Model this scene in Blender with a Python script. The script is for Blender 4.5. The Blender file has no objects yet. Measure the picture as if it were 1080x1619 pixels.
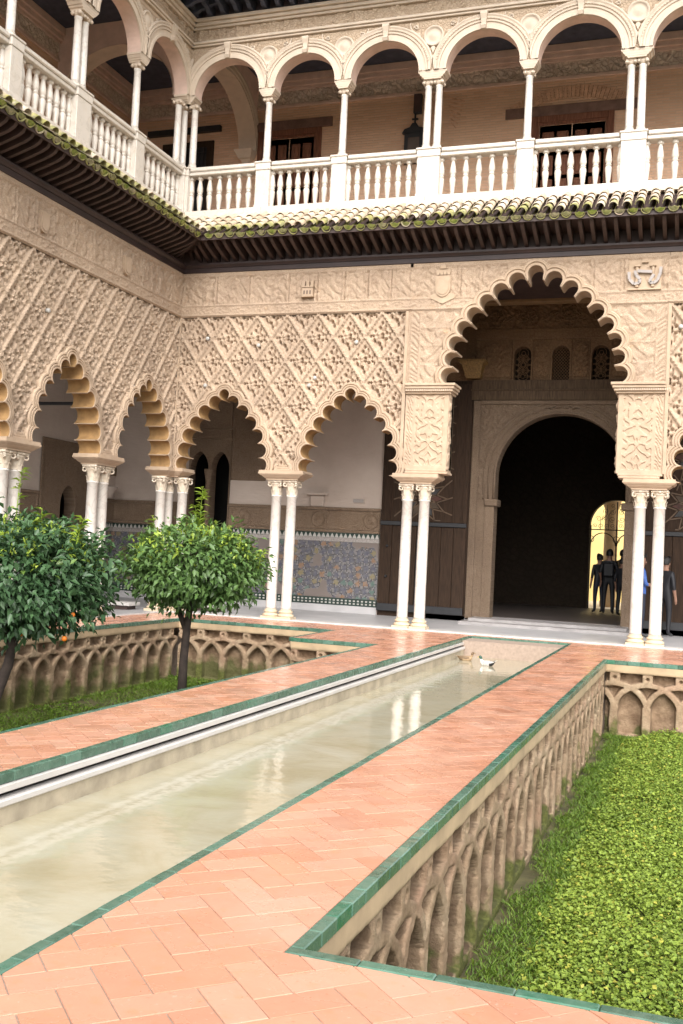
import bpy, math, random
import numpy as np
from mathutils import Vector, Matrix
from math import pi, sin, cos, sqrt, atan2, hypot, radians

random.seed(7); RNG = np.random.default_rng(11)
SC = bpy.context.scene
COL = SC.collection

# ------------------------------------------------------------------ camera
CAM = (3.3728, -21.155, 1.6)
YAW, PITCH, ROLL, FPX = radians(-19.2944), radians(2.0649), radians(2.8269), 1644.78
fw = Vector((sin(YAW)*cos(PITCH), cos(YAW)*cos(PITCH), sin(PITCH)))
r0 = Vector((cos(YAW), -sin(YAW), 0)); u0 = r0.cross(fw)
rt = r0*cos(ROLL) + u0*sin(ROLL); up = u0*cos(ROLL) - r0*sin(ROLL)
cd = bpy.data.cameras.new('camera'); cam = bpy.data.objects.new('camera', cd); COL.objects.link(cam)
cam.matrix_world = Matrix(((rt.x, up.x, -fw.x, CAM[0]), (rt.y, up.y, -fw.y, CAM[1]), (rt.z, up.z, -fw.z, CAM[2]), (0, 0, 0, 1)))
cd.sensor_fit = 'VERTICAL'; cd.sensor_height = 24.0; cd.lens = FPX/1619*24.0
cd.clip_start = 0.05; cd.clip_end = 500
SC.camera = cam

# ------------------------------------------------------------------ light
SUN_EL, SUN_AZ = radians(40), radians(163)          # azimuth clockwise from +Y: the sun stands behind the camera
W = bpy.data.worlds.new('World'); SC.world = W; W.use_nodes = True
nt = W.node_tree; bg = nt.nodes['Background']
sky = nt.nodes.new('ShaderNodeTexSky'); sky.sky_type = 'NISHITA'; sky.sun_disc = False
sky.sun_elevation = SUN_EL; sky.sun_rotation = SUN_AZ; sky.dust_density = 3.0
hs = nt.nodes.new('ShaderNodeHueSaturation'); hs.inputs['Saturation'].default_value = 0.12
nt.links.new(sky.outputs[0], hs.inputs['Color']); nt.links.new(hs.outputs[0], bg.inputs['Color'])
bg.inputs['Strength'].default_value = 0.15
sd = bpy.data.lights.new('sun', 'SUN'); sd.energy = 1.0; sd.angle = radians(55); sd.color = (1.0, 0.95, 0.88)
sun = bpy.data.objects.new('sun', sd); COL.objects.link(sun)
sdir = Vector((sin(SUN_AZ)*cos(SUN_EL), cos(SUN_AZ)*cos(SUN_EL), sin(SUN_EL)))
sun.rotation_euler = (-sdir).to_track_quat('-Z', 'Y').to_euler()
SC.view_settings.view_transform = 'Standard'; SC.view_settings.look = 'None'
SC.view_settings.exposure = 1.43; SC.view_settings.gamma = 1.0; SC.view_settings.use_curve_mapping = False
SC.cycles.max_bounces = 8; SC.cycles.diffuse_bounces = 5; SC.cycles.glossy_bounces = 3
SC.cycles.use_denoising = True

# ------------------------------------------------------------------ helpers
WL = {}
class MB:
    def __init__(s): s.v = []; s.f = []; s.m = []; s.r = []
    def add(s, vs, fs, mi=0, rnd=None):
        o = len(s.v); s.v.extend([tuple(map(float, p)) for p in vs])
        for f in fs: s.f.append([o+i for i in f]); s.m.append(mi); s.r.append(0.5 if rnd is None else rnd)
        return s
    def box(s, x0, x1, y0, y1, z0, z1, mi=0, c=0.0, rnd=None):
        if c <= 0:
            v = [(x, y, z) for z in (z0, z1) for y in (y0, y1) for x in (x0, x1)]
            return s.add(v, [(0, 2, 3, 1), (4, 5, 7, 6), (0, 1, 5, 4), (2, 6, 7, 3), (0, 4, 6, 2), (1, 3, 7, 5)], mi, rnd)
        v = []; ix = {}
        X, Y, Z = (x0, x1), (y0, y1), (z0, z1)
        for i in (0, 1):
            for j in (0, 1):
                for k in (0, 1):
                    sx, sy, sz = (1-2*i)*c, (1-2*j)*c, (1-2*k)*c
                    for a, p in enumerate([(X[i], Y[j]+sy, Z[k]+sz), (X[i]+sx, Y[j], Z[k]+sz), (X[i]+sx, Y[j]+sy, Z[k])]):
                        ix[i, j, k, a] = len(v); v.append(p)
        F = []
        for i in (0, 1):
            q = [ix[i, j, k, 0] for j, k in ((0, 0), (1, 0), (1, 1), (0, 1))]; F.append(q if i else q[::-1])
            q = [ix[j, i, k, 1] for j, k in ((0, 0), (1, 0), (1, 1), (0, 1))]; F.append(q[::-1] if i else q)
            q = [ix[j, k, i, 2] for j, k in ((0, 0), (1, 0), (1, 1), (0, 1))]; F.append(q if i else q[::-1])
        for i in (0, 1):
            for j in (0, 1):
                q = [ix[i, j, 0, 0], ix[i, j, 1, 0], ix[i, j, 1, 1], ix[i, j, 0, 1]]; F.append(q if (i ^ j) else q[::-1])
                q = [ix[i, 0, j, 0], ix[i, 1, j, 0], ix[i, 1, j, 2], ix[i, 0, j, 2]]; F.append(q[::-1] if (i ^ j) else q)
                q = [ix[0, i, j, 1], ix[1, i, j, 1], ix[1, i, j, 2], ix[0, i, j, 2]]; F.append(q if (i ^ j) else q[::-1])
                for k in (0, 1):
                    q = [ix[i, j, k, 0], ix[i, j, k, 1], ix[i, j, k, 2]]; F.append(q if (i+j+k) % 2 else q[::-1])
        return s.add(v, F, mi, rnd)
    def lathe(s, prof, c=(0, 0, 0), n=20, mi=0, cap=True, sx=1, sy=1):
        v = []; f = []
        for (r, z) in prof:
            for k in range(n): a = 2*pi*k/n; v.append((c[0]+r*cos(a)*sx, c[1]+r*sin(a)*sy, c[2]+z))
        for i in range(len(prof)-1):
            for k in range(n): k2 = (k+1) % n; f.append((i*n+k, i*n+k2, (i+1)*n+k2, (i+1)*n+k))
        if cap: f.append(tuple(range(n))[::-1]); f.append(tuple((len(prof)-1)*n+k for k in range(n)))
        return s.add(v, f, mi)
    def tube(s, pts, rad, n=8, mi=0):
        pts = [Vector(p) for p in pts]; L = len(pts)
        rad = rad if hasattr(rad, '__len__') else [rad]*L
        v = []; f = []; ref = Vector((0, 0, 1))
        for i, p in enumerate(pts):
            d = (pts[min(i+1, L-1)]-pts[max(i-1, 0)]).normalized()
            if abs(d.dot(ref)) > .95: ref = Vector((1, 0, 0))
            a = d.cross(ref).normalized(); b = d.cross(a)
            for k in range(n): t = 2*pi*k/n; v.append(p+(a*cos(t)+b*sin(t))*rad[i])
        for i in range(L-1):
            for k in range(n): k2 = (k+1) % n; f.append((i*n+k, (i+1)*n+k, (i+1)*n+k2, i*n+k2))
        f.append(tuple(range(n))); f.append(tuple((L-1)*n+k for k in range(n))[::-1])
        return s.add(v, f, mi)
    def prism(s, poly, mp, h0, h1, mi=0):
        n = len(poly); v = [mp(a, b, h1) for a, b in poly]+[mp(a, b, h0) for a, b in poly]
        f = [tuple(range(n)), tuple(range(2*n-1, n-1, -1))]+[(i, n+i, n+(i+1) % n, (i+1) % n) for i in range(n)]
        return s.add(v, f, mi)
    def loft(s, rings, mi=0, mis=None, cap=True):
        n = len(rings[0]); v = [p for r in rings for p in r]; o = len(s.v)
        for i in range(len(rings)-1):
            pass
        f = []; mm = []
        for i in range(len(rings)-1):
            for k in range(n): k2 = (k+1) % n; f.append((i*n+k, i*n+k2, (i+1)*n+k2, (i+1)*n+k)); mm.append(mi if mis is None else mis[i])
        if cap:
            f.append(tuple(range(n))[::-1]); mm.append(mm[0]); f.append(tuple((len(rings)-1)*n+k for k in range(n))); mm.append(mm[-2])
        s.add(v, f, mi); s.m[-len(f):] = mm
        return s

def wloc(p): return WL.get(p.name, (0, 0, 0)) if p is not None else (0, 0, 0)
def finish(name, me, mats, parent, smooth, kind=None):
    for m in (mats if isinstance(mats, (list, tuple)) else [mats]): me.materials.append(m)
    if smooth: me.polygons.foreach_set('use_smooth', np.ones(len(me.polygons), bool))
    o = bpy.data.objects.new(name, me); COL.objects.link(o)
    if parent is not None: o.parent = parent; WL[o.name] = wloc(parent)
    if kind: o['kind'] = kind
    return o
def obj(name, mb, mats, parent=None, smooth=False, kind=None, attr=False):
    me = bpy.data.meshes.new(name); L = wloc(parent)
    me.from_pydata([(p[0]-L[0], p[1]-L[1], p[2]-L[2]) for p in mb.v] if any(L) else mb.v, [], mb.f)
    if any(mb.m): me.polygons.foreach_set('material_index', mb.m)
    if attr: me.attributes.new('rnd', 'FLOAT', 'FACE').data.foreach_set('value', mb.r)
    return finish(name, me, mats, parent, smooth, kind)
def npobj(name, V, Q, mats, parent=None, smooth=True, kind=None, rnd=None, mi=None, dep=None):
    V = np.asarray(V, float)-np.array(wloc(parent)); Q = np.asarray(Q, np.int32)
    me = bpy.data.meshes.new(name); n = Q.shape[1]
    me.vertices.add(len(V)); me.vertices.foreach_set('co', V.ravel())
    me.loops.add(Q.size); me.loops.foreach_set('vertex_index', Q.ravel())
    me.polygons.add(len(Q)); me.polygons.foreach_set('loop_start', np.arange(0, Q.size, n)); me.polygons.foreach_set('loop_total', np.full(len(Q), n))
    if mi is not None: me.polygons.foreach_set('material_index', np.asarray(mi, np.int32))
    me.update(calc_edges=True)
    if rnd is not None: me.attributes.new('rnd', 'FLOAT', 'FACE').data.foreach_set('value', np.asarray(rnd, float))
    if dep is not None: me.attributes.new('dep', 'FLOAT', 'POINT').data.foreach_set('value', np.asarray(dep, float))
    return finish(name, me, mats, parent, smooth, kind)
def thing(name, label, cat, loc=(0, 0, 0), group=None, rz=0):
    o = bpy.data.objects.new(name, None); COL.objects.link(o); o.location = loc; o.rotation_euler = (0, 0, rz)
    o.empty_display_size = .2
    tag(o, label, cat, group); WL[o.name] = tuple(loc); return o
def tag(o, label, cat, group=None):
    o['label'] = label; o['category'] = cat; o['kind'] = 'thing'
    if group: o['group'] = group
    return o
def struct(name, loc=(0, 0, 0)):
    o = bpy.data.objects.new(name, None); COL.objects.link(o); o.location = loc; o['kind'] = 'structure'; WL[o.name] = tuple(loc); return o
def copy_tree(o, parent=None):
    c = o.copy(); COL.objects.link(c)
    if parent is not None: c.parent = parent
    for ch in list(o.children): copy_tree(ch, c)
    return c
def dup(root, loc, label, group=None, rz=0):
    c = copy_tree(root); c.location = loc; c.rotation_euler = (0, 0, rz); c['label'] = label
    if group: c['group'] = group
    return c
def place(name, me_obj, loc, parent, rot=(0, 0, 0)):          # a repeat of a part sharing its mesh
    o = bpy.data.objects.new(name, me_obj.data); COL.objects.link(o); o.parent = parent
    L = wloc(parent); o.location = (loc[0]-L[0], loc[1]-L[1], loc[2]-L[2]); o.rotation_euler = rot
    return o

def ss(a, b, x): t = np.clip((x-a)/(b-a), 0, 1); return t*t*(3-2*t)
_tab = RNG.random((256, 256))
def vn(x, y):
    xi = np.floor(x).astype(int); yi = np.floor(y).astype(int); fx = x-xi; fy = y-yi
    fx = fx*fx*(3-2*fx); fy = fy*fy*(3-2*fy); g = lambda a, b: _tab[a % 256, b % 256]
    return (g(xi, yi)*(1-fx)+g(xi+1, yi)*fx)*(1-fy)+(g(xi, yi+1)*(1-fx)+g(xi+1, yi+1)*fx)*fy
def fbm(x, y, o=4):
    t = 0; a = .5
    for i in range(o): t = t+a*vn(x+17.3*i, y+5.1*i); x = x*2.03; y = y*2.03; a *= .5
    return t
def grid(mp, s0, s1, z0, z1, st, hf, keep=None, stz=None):
    ns = max(2, int(round((s1-s0)/st))+1); nz = max(2, int(round((z1-z0)/(stz or st)))+1)
    S, Z = np.meshgrid(np.linspace(s0, s1, ns), np.linspace(z0, z1, nz))
    Hh = hf(S, Z) if hf is not None else np.zeros_like(S)
    X, Y, ZZ = mp(S, Z, Hh); V = np.stack([X.ravel(), Y.ravel(), ZZ.ravel()], 1)
    i = np.arange((nz-1)*ns).reshape(nz-1, ns)[:, :-1].ravel()
    Q = np.stack([i, i+1, i+1+ns, i+ns], 1)
    if keep is not None:
        k = keep(S, Z).ravel(); Q = Q[k[Q].all(1)]
    return V, Q, S.ravel(), Z.ravel()
def sub(V, Q):
    u, inv = np.unique(Q, return_inverse=True); return V[u], inv.reshape(Q.shape)
def one(a): return np.asarray(a, float)
FY, FX = -0.18, -8.08
def MBK(s, z, h): return (s+0*h, FY-h+0*s, z+0*h)             # back wall: s = x
def MLF(s, z, h): return (FX+h+0*s, s+0*h, z+0*h)             # left wall: s = y

# ------------------------------------------------------------------ materials
class NT:
    def __init__(s, name):
        s.m = bpy.data.materials.new(name); s.m.use_nodes = True; s.t = s.m.node_tree
        s.b = s.t.nodes['Principled BSDF']; s.pos = None
    def n(s, ty, **kw):
        k = s.t.nodes.new('ShaderNode'+ty)
        for a, v in kw.items():
            if a.startswith('i_'): s.set(k.inputs[a[2:].replace('__', ' ')], v)
            else: setattr(k, a, v)
        return k
    def set(s, sock, v):
        if hasattr(v, 'is_output'): s.t.links.new(v, sock)
        else: sock.default_value = v if not (isinstance(v, tuple) and len(v) == 3 and sock.type == 'RGBA') else v+(1,)
    def P(s):
        if s.pos is None: s.pos = s.n('NewGeometry').outputs['Position']
        return s.pos
    def noise(s, sc, det=4, vec=None, rough=.55, dist=0.0):
        k = s.n('TexNoise'); s.set(k.inputs['Vector'], vec if vec is not None else s.P()); k.inputs['Scale'].default_value = sc
        k.inputs['Detail'].default_value = det; k.inputs['Roughness'].default_value = rough; k.inputs['Distortion'].default_value = dist
        return k.outputs['Fac']
    def ramp(s, fac, stops):
        k = s.n('ValToRGB'); s.set(k.inputs[0], fac); e = k.color_ramp.elements
        while len(e) < len(stops): e.new(.5)
        for el, (p, c) in zip(e, stops): el.position = p; el.color = (c+(1,) if isinstance(c, tuple) else (c, c, c, 1))
        return k.outputs[0]
    def mix(s, fac, a, b, mode='MIX'):
        k = s.n('Mix', data_type='RGBA', blend_type=mode); s.set(k.inputs[0], fac); s.set(k.inputs[6], a); s.set(k.inputs[7], b); return k.outputs[2]
    def math(s, op, a, b=0.0, c=None):
        k = s.n('Math', operation=op); s.set(k.inputs[0], a); s.set(k.inputs[1], b)
        if c is not None: s.set(k.inputs[2], c)
        return k.outputs[0]
    def xyz(s, v=None):
        k = s.n('SeparateXYZ'); s.set(k.inputs[0], v if v is not None else s.P()); return k.outputs
    def comb(s, x, y, z=0.0):
        k = s.n('CombineXYZ'); s.set(k.inputs[0], x); s.set(k.inputs[1], y); s.set(k.inputs[2], z); return k.outputs[0]
    def bump(s, h, st=.5, d=.01, nrm=None):
        k = s.n('Bump'); k.inputs['Strength'].default_value = st; k.inputs['Distance'].default_value = d; s.set(k.inputs['Height'], h)
        if nrm is not None: s.set(k.inputs['Normal'], nrm)
        return k.outputs[0]
    def out(s, col, rough=.7, nrm=None, **kw):
        s.set(s.b.inputs['Base Color'], col); s.set(s.b.inputs['Roughness'], rough)
        if nrm is not None: s.set(s.b.inputs['Normal'], nrm)
        for a, v in kw.items(): s.set(s.b.inputs[a.replace('_', ' ')], v)
        return s.m
    def attr(s, nm='rnd'): return s.n('Attribute', attribute_name=nm).outputs['Fac']
    def oi(s): return s.n('ObjectInfo').outputs['Random']
    def voro(s, sc, feat='F1', vec=None, out='Distance', rnd=1.0):
        k = s.n('TexVoronoi', feature=feat); s.set(k.inputs['Vector'], vec if vec is not None else s.P()); k.inputs['Scale'].default_value = sc
        k.inputs['Randomness'].default_value = rnd
        return k.outputs[out]

def simple(name, col, rough=.7, var=.15, sc=6, bump=.2, bsc=60, **kw):
    t = NT(name); n = t.noise(sc, 5)
    c2 = tuple(max(0, x*(1-var)) for x in col); c1 = tuple(min(1, x*(1+var)) for x in col)
    c = t.ramp(n, [(.3, c2), (.7, c1)])
    return t.out(c, rough, t.bump(t.noise(bsc, 3), bump, .004), **kw)

def stucco(name, col, axis, relief=True, scale=22, st=.9):
    t = NT(name); big = t.noise(.9, 5); mid = t.noise(7, 5)
    hi = tuple(min(1, x*1.14) for x in col); lo = (col[0]*.80, col[1]*.79, col[2]*.80)
    c = t.ramp(big, [(.3, lo), (.52, col), (.75, hi)])
    c = t.mix(t.ramp(mid, [(.35, 0.0), (.7, .45)]), c, (col[0]*.72, col[1]*.68, col[2]*.62))
    c = t.mix(t.ramp(t.noise(3.1, 6, rough=.7), [(.62, 0.0), (.72, .35)]), c, (col[0]*1.2, col[1]*.98, col[2]*.7))
    x = t.xyz(); u = x[0] if axis == 'x' else x[1]
    nb = t.bump(t.noise(70, 4), .35, .004)
    if relief:
        v = t.comb(u, x[2])
        w = t.n('TexNoise'); t.set(w.inputs['Vector'], v); w.inputs['Scale'].default_value = 6.0
        wv = t.n('VectorMath', operation='MULTIPLY_ADD'); t.set(wv.inputs[0], w.outputs['Color']); wv.inputs[1].default_value = (.12, .12, 0); t.set(wv.inputs[2], v)
        e = t.voro(scale, 'DISTANCE_TO_EDGE', wv.outputs[0]); r = t.ramp(e, [(.03, 0.0), (.16, 1.0)])
        nb = t.bump(r, st, .012, nb)
        c = t.mix(t.ramp(e, [(.02, .45), (.12, 0.0)]), c, (col[0]*.5, col[1]*.44, col[2]*.38))
    return t.out(c, .85, nb, Specular_IOR_Level=.25)

SAND = (.445, .335, .245)
M = {}
M['stucco_b'] = stucco('carved_stucco_back', SAND, 'x', True, 30, .35); M['stucco_l'] = stucco('carved_stucco_left', SAND, 'y', True, 30, .35)
M['sebka'] = stucco('deep_carved_stucco', SAND, 'x', False)
M['plain_stucco'] = stucco('plain_stucco', (.455, .342, .246), 'x', False)
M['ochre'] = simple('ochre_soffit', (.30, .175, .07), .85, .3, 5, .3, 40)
M['upper'] = stucco('pale_carved_stone', (.46, .355, .258), 'x', True, 16, .7)
M['upper_plain'] = simple('pale_stone', (.49, .40, .312), .7, .1, 4, .25, 50)
M['soffit_pink'] = simple('pink_arch_soffit', (.55, .40, .33), .8, .12, 4, .2, 50)
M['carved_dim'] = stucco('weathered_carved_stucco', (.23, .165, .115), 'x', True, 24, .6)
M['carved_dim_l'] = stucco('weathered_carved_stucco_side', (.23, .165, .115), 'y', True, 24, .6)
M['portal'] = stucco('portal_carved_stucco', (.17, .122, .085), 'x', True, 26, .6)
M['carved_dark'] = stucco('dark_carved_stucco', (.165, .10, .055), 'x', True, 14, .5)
def marble(name, col, vein):
    t = NT(name); n = t.noise(2.2, 6, dist=1.5); v = t.ramp(n, [(.46, 0.0), (.5, .55), (.54, 0.0)])
    c = t.mix(v, t.ramp(t.noise(5, 4), [(.3, tuple(x*.93 for x in col)), (.7, col)]), vein)
    c = t.mix(t.ramp(t.noise(9, 5), [(.55, 0.0), (.8, .3)]), c, (col[0]*.95, col[1]*.82, col[2]*.62))
    return t.out(c, t.ramp(t.noise(12, 3), [(.3, .28), (.7, .5)]), t.bump(t.noise(40, 3), .12, .004))
M['marble'] = marble('white_marble', (.62, .58, .53), (.42, .37, .33))
M['marble_base'] = marble('worn_cream_marble', (.56, .455, .32), (.5, .40, .28))
M['white_stone'] = marble('white_painted_stone', (.58, .525, .46), (.43, .38, .32))
M['floor_grey'] = simple('grey_marble_floor', (.42, .405, .405), .35, .12, 2, .1, 30)
M['kerb'] = simple('white_marble_kerb', (.53, .50, .475), .4, .08, 3, .15, 30)
M['plaster'] = (lambda t: t.out(t.ramp(t.noise(1.3, 6), [(.3, (.44, .36, .305)), (.7, (.53, .445, .385))]), .9,
     t.bump(t.noise(5, 6, t.comb(t.xyz()[0], t.xyz()[1], t.math('MULTIPLY', t.xyz()[2], 3.0))), .35, .03)))(NT('lime_plaster'))
M['wood_dark'] = simple('dark_rafter_wood', (.050, .029, .025), .6, .35, 3, .4, 30)
M['wood_beam'] = simple('dark_beam_wood', (.030, .017, .016), .55, .3, 2, .4, 25)
def woodm(name, col, sz=1.5):
    t = NT(name); x = t.xyz(); v = t.comb(t.math('MULTIPLY', x[0], 14.0), t.math('MULTIPLY', x[1], 14.0), t.math('MULTIPLY', x[2], sz))
    n = t.noise(2.5, 6, v)
    c = t.ramp(n, [(.3, tuple(a*.55 for a in col)), (.55, col), (.8, tuple(a*1.5 for a in col))])
    return t.out(c, .75, t.bump(n, .4, .006), Specular_IOR_Level=.2)
M['door'] = woodm('brown_door_wood', (.16, .068, .040)); M['door_old'] = woodm('old_plank_wood', (.034, .019, .011))
M['lintel_wood'] = woodm('worn_lintel_wood', (.072, .046, .027))
M['iron'] = simple('black_iron', (.012, .012, .014), .5, .2, 8, .2, 40)
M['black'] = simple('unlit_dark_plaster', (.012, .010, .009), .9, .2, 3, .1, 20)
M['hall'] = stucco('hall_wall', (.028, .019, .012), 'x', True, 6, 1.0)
M['yellow'] = simple('yellow_limewash', (.90, .68, .28), .9, .08, 2, .2, 20)
def bricks(name, axis):
    t = NT(name); x = t.xyz(); u = x[0] if axis == 'x' else x[1]
    wob = t.math('MULTIPLY', t.noise(4, 3), .03)
    v = t.comb(u, t.math('ADD', x[2], wob))
    k = t.n('TexBrick'); t.set(k.inputs['Vector'], v); k.inputs['Scale'].default_value = 1.0
    k.inputs['Brick Width'].default_value = .30; k.inputs['Row Height'].default_value = .066; k.inputs['Mortar Size'].default_value = .011
    k.inputs['Mortar Smooth'].default_value = .4; k.inputs['Bias'].default_value = 0
    k.inputs['Color1'].default_value = (.66, .425, .29, 1); k.inputs['Color2'].default_value = (.55, .34, .225, 1); k.inputs['Mortar'].default_value = (.54, .39, .28, 1)
    c = t.mix(t.ramp(t.noise(1.2, 5), [(.3, 0.0), (.75, .4)]), k.outputs[0], (.60, .42, .28))
    c = t.mix(t.ramp(t.noise(14, 4), [(.6, 0.0), (.75, .4)]), c, (.55, .40, .28))
    h = t.math('SUBTRACT', 1.0, k.outputs['Fac'])
    return t.out(c, .9, t.bump(t.noise(50, 3), .4, .006, t.bump(h, .8, .012)))
M['brick_b'] = bricks('old_brick_back', 'x'); M['brick_l'] = bricks('old_brick_left', 'y')
M['brick_one'] = simple('brick_red', (.52, .32, .21), .9, .3, 9, .4, 60)
def terracotta():
    t = NT('terracotta_tile'); r = t.math('FRACT', t.math('ADD', t.attr(), t.math('MULTIPLY', t.oi(), .0)))
    c = t.ramp(r, [(0, (.44, .20, .125)), (.2, (.485, .24, .158)), (.4, (.515, .268, .185)), (.6, (.465, .212, .128)), (.8, (.52, .295, .21)), (1, (.50, .235, .142))])
    c = t.mix(t.ramp(t.noise(.55, 5), [(.45, 0.0), (.68, .35)]), c, (.36, .165, .10))
    c = t.mix(t.ramp(t.noise(34, 4, rough=.7), [(.63, 0.0), (.70, .5)]), c, (.62, .46, .38))
    c = t.mix(t.ramp(t.noise(3.0, 6), [(.35, 0.0), (.75, .4)]), c, (.52, .275, .175))
    c = t.mix(t.ramp(t.noise(11, 5), [(.56, 0.0), (.74, .35)]), c, (.53, .215, .085))
    c = t.mix(t.ramp(t.noise(23, 5, rough=.7), [(.645, 0.0), (.69, .5)]), c, (.33, .12, .055))
    c = t.mix(t.ramp(t.noise(1.1, 6, rough=.65), [(.5, 0.0), (.7, .28)]), c, (.60, .42, .335))
    return t.out(c, t.ramp(t.noise(2.5, 5), [(.35, .14), (.65, .42)]), t.bump(t.noise(30, 4), .25, .004, t.bump(t.noise(4, 2), .25, .02)), Specular_IOR_Level=.4)
M['terracotta'] = terracotta()
M['grout'] = simple('pale_grout', (.31, .235, .185), .9, .15, 20, .3, 90)
def glaze():
    t = NT('green_glazed_tile'); r = t.attr()
    c = t.ramp(r, [(0, (.035, .085, .056)), (.45, (.058, .122, .084)), (.8, (.085, .165, .122)), (1, (.022, .12, .066))])
    c = t.mix(t.ramp(t.noise(16, 5), [(.4, 0.0), (.75, .55)]), c, (.13, .21, .16))
    return t.out(c, t.ramp(t.noise(14, 3), [(.3, .12), (.7, .35)]), t.bump(t.noise(12, 3), .25, .01))
M['glaze'] = glaze()
def rubble(nm, sh, q=1.0):
    t = NT(nm); x = t.xyz(); n = t.noise(3.5, 7, rough=.65)
    c = t.ramp(n, [(.28, (.20, .13, .08)), (.48, (.32, .228, .147)), (.7, (.41, .312, .214))])
    c = t.mix(t.ramp(t.noise(26, 5), [(.45, 0.0), (.75, .6)]), c, (.22, .155, .10))
    c = t.mix(t.ramp(t.noise(1.6, 4), [(.5, 0.0), (.7, .35)]), c, (.36, .20, .14))
    g = t.math('ADD', t.math('MULTIPLY', x[2], -1.0), t.math('MULTIPLY', t.noise(2.3, 6), 1.6))
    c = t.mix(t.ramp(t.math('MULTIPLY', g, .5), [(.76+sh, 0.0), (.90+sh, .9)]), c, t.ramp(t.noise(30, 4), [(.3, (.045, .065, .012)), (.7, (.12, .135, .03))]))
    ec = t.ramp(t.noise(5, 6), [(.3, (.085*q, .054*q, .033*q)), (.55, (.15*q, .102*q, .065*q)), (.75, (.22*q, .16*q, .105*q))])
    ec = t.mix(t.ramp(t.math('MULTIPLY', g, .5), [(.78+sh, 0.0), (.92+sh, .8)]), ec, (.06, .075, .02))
    c = t.mix(t.ramp(t.math('ADD', t.math('ADD', t.attr('dep'), .005), t.math('MULTIPLY', t.math('SUBTRACT', t.noise(20, 3), .5), .006)), [(.0, 0.0), (.005, 1.0)]), c, ec)  # darker recess infill tone, spread onto the jambs to paint in their shade
    return t.out(c, .95, t.bump(t.noise(45, 6, rough=.7), .9, .02, t.bump(t.voro(9), .5, .03)), Specular_IOR_Level=.2)
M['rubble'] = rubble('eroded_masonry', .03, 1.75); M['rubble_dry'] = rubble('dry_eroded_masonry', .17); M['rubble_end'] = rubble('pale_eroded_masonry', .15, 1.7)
M['render'] = simple('sand_render', (.40, .29, .178), .9, .22, 3, .4, 25)
def water():
    t = NT('murky_water'); x = t.xyz()
    n = t.noise(1.3, 7, rough=.65, dist=.6); c = t.ramp(n, [(.3, (.325, .28, .175)), (.5, (.385, .35, .25)), (.75, (.42, .40, .315))])
    v = t.comb(t.math('MULTIPLY', x[0], 1.0), t.math('MULTIPLY', x[1], 1.3))
    h = t.math('ADD', t.noise(3.2, 3, v), t.math('MULTIPLY', t.noise(11, 2, v), .25))
    return t.out(c, .03, t.bump(h, .035, .12), IOR=1.33, Specular_IOR_Level=.75)
M['water'] = water()
def tilemat():
    t = NT('mosaic_tile'); x = t.xyz(); u = t.math('ADD', x[0], x[1]); v = t.comb(u, x[2])
    fine = t.voro(30, 'F1', v, 'Color', .08); d = t.voro(30, 'DISTANCE_TO_EDGE', v, 'Distance', .08)
    big = t.voro(5.2, 'F1', v, 'Color', 0.0); bd = t.voro(5.2, 'F1', v, 'Distance', 0.0)
    hb = t.n('SeparateColor'); t.set(hb.inputs[0], big); hf_ = t.n('SeparateColor'); t.set(hf_.inputs[0], fine)
    c = t.n('ValToRGB'); t.set(c.inputs[0], hb.outputs[0]); c.color_ramp.interpolation = 'CONSTANT'; e = c.color_ramp.elements
    for k, (p, col) in enumerate([(.0, (.02, .026, .07)), (.3, (.02, .10, .075)), (.5, (.24, .10, .02)), (.66, (.03, .038, .08)), (.84, (.20, .15, .03))]):
        el = e[k] if k < 2 else e.new(p); el.position = p; el.color = col+(1,)
    c2 = t.n('ValToRGB'); t.set(c2.inputs[0], hf_.outputs[0]); c2.color_ramp.interpolation = 'CONSTANT'; e = c2.color_ramp.elements
    for k, (p, col) in enumerate([(.0, (.012, .012, .018)), (.35, (.03, .034, .06)), (.55, (.15, .14, .14)), (.85, (.05, .05, .06))]):
        el = e[k] if k < 2 else e.new(p); el.position = p; el.color = col+(1,)
    cc = t.mix(t.ramp(t.math('ADD', bd, t.math('MULTIPLY', hf_.outputs[1], .25)), [(.40, .85), (.52, 0.0)]), c2.outputs[0], c.outputs[0])
    cc = t.mix(t.ramp(d, [(.07, 1.0), (.13, 0.0)]), cc, (.23, .215, .205))
    wear = t.ramp(t.noise(1.5, 3, rough=.4), [(.55, 0.0), (.565, 1.0)])
    m = t.attr(); cc = t.mix(t.math('MULTIPLY', wear, m), cc, (.16, .13, .115))
    return t.out(cc, t.math('ADD', t.math('MULTIPLY', t.math('MULTIPLY', wear, m), .5), .25), t.bump(d, .2, .004))
M['mosaic'] = tilemat()
M['tile_white'] = simple('white_tile', (.42, .40, .37), .3, .08); M['tile_black'] = simple('black_green_tile', (.012, .03, .022), .3, .3)
M['tile_line'] = simple('patterned_grey_tile', (.30, .27, .25), .4, .4, 60, .1)
def rooft():
    t = NT('lichened_roof_tile'); r = t.oi()
    c = t.ramp(r, [(0, (.46, .34, .24)), (.5, (.58, .47, .36)), (1, (.66, .56, .46))])
    c = t.mix(t.ramp(t.noise(7, 6), [(.4, 0.0), (.7, .7)]), c, (.34, .29, .20))
    y = t.math('ADD', t.attr(), t.math('MULTIPLY', t.math('SUBTRACT', t.noise(2.1, 5), .5), 2.2))
    c = t.mix(t.ramp(y, [(.75, 0.0), (1.0, .8)]), c, t.ramp(t.noise(16, 4), [(.35, (.10, .115, .03)), (.62, (.30, .29, .06)), (.8, (.45, .38, .05))]))
    return t.out(c, .95, t.bump(t.noise(40, 5), .6, .012))
M['rooftile'] = rooft()
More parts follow.
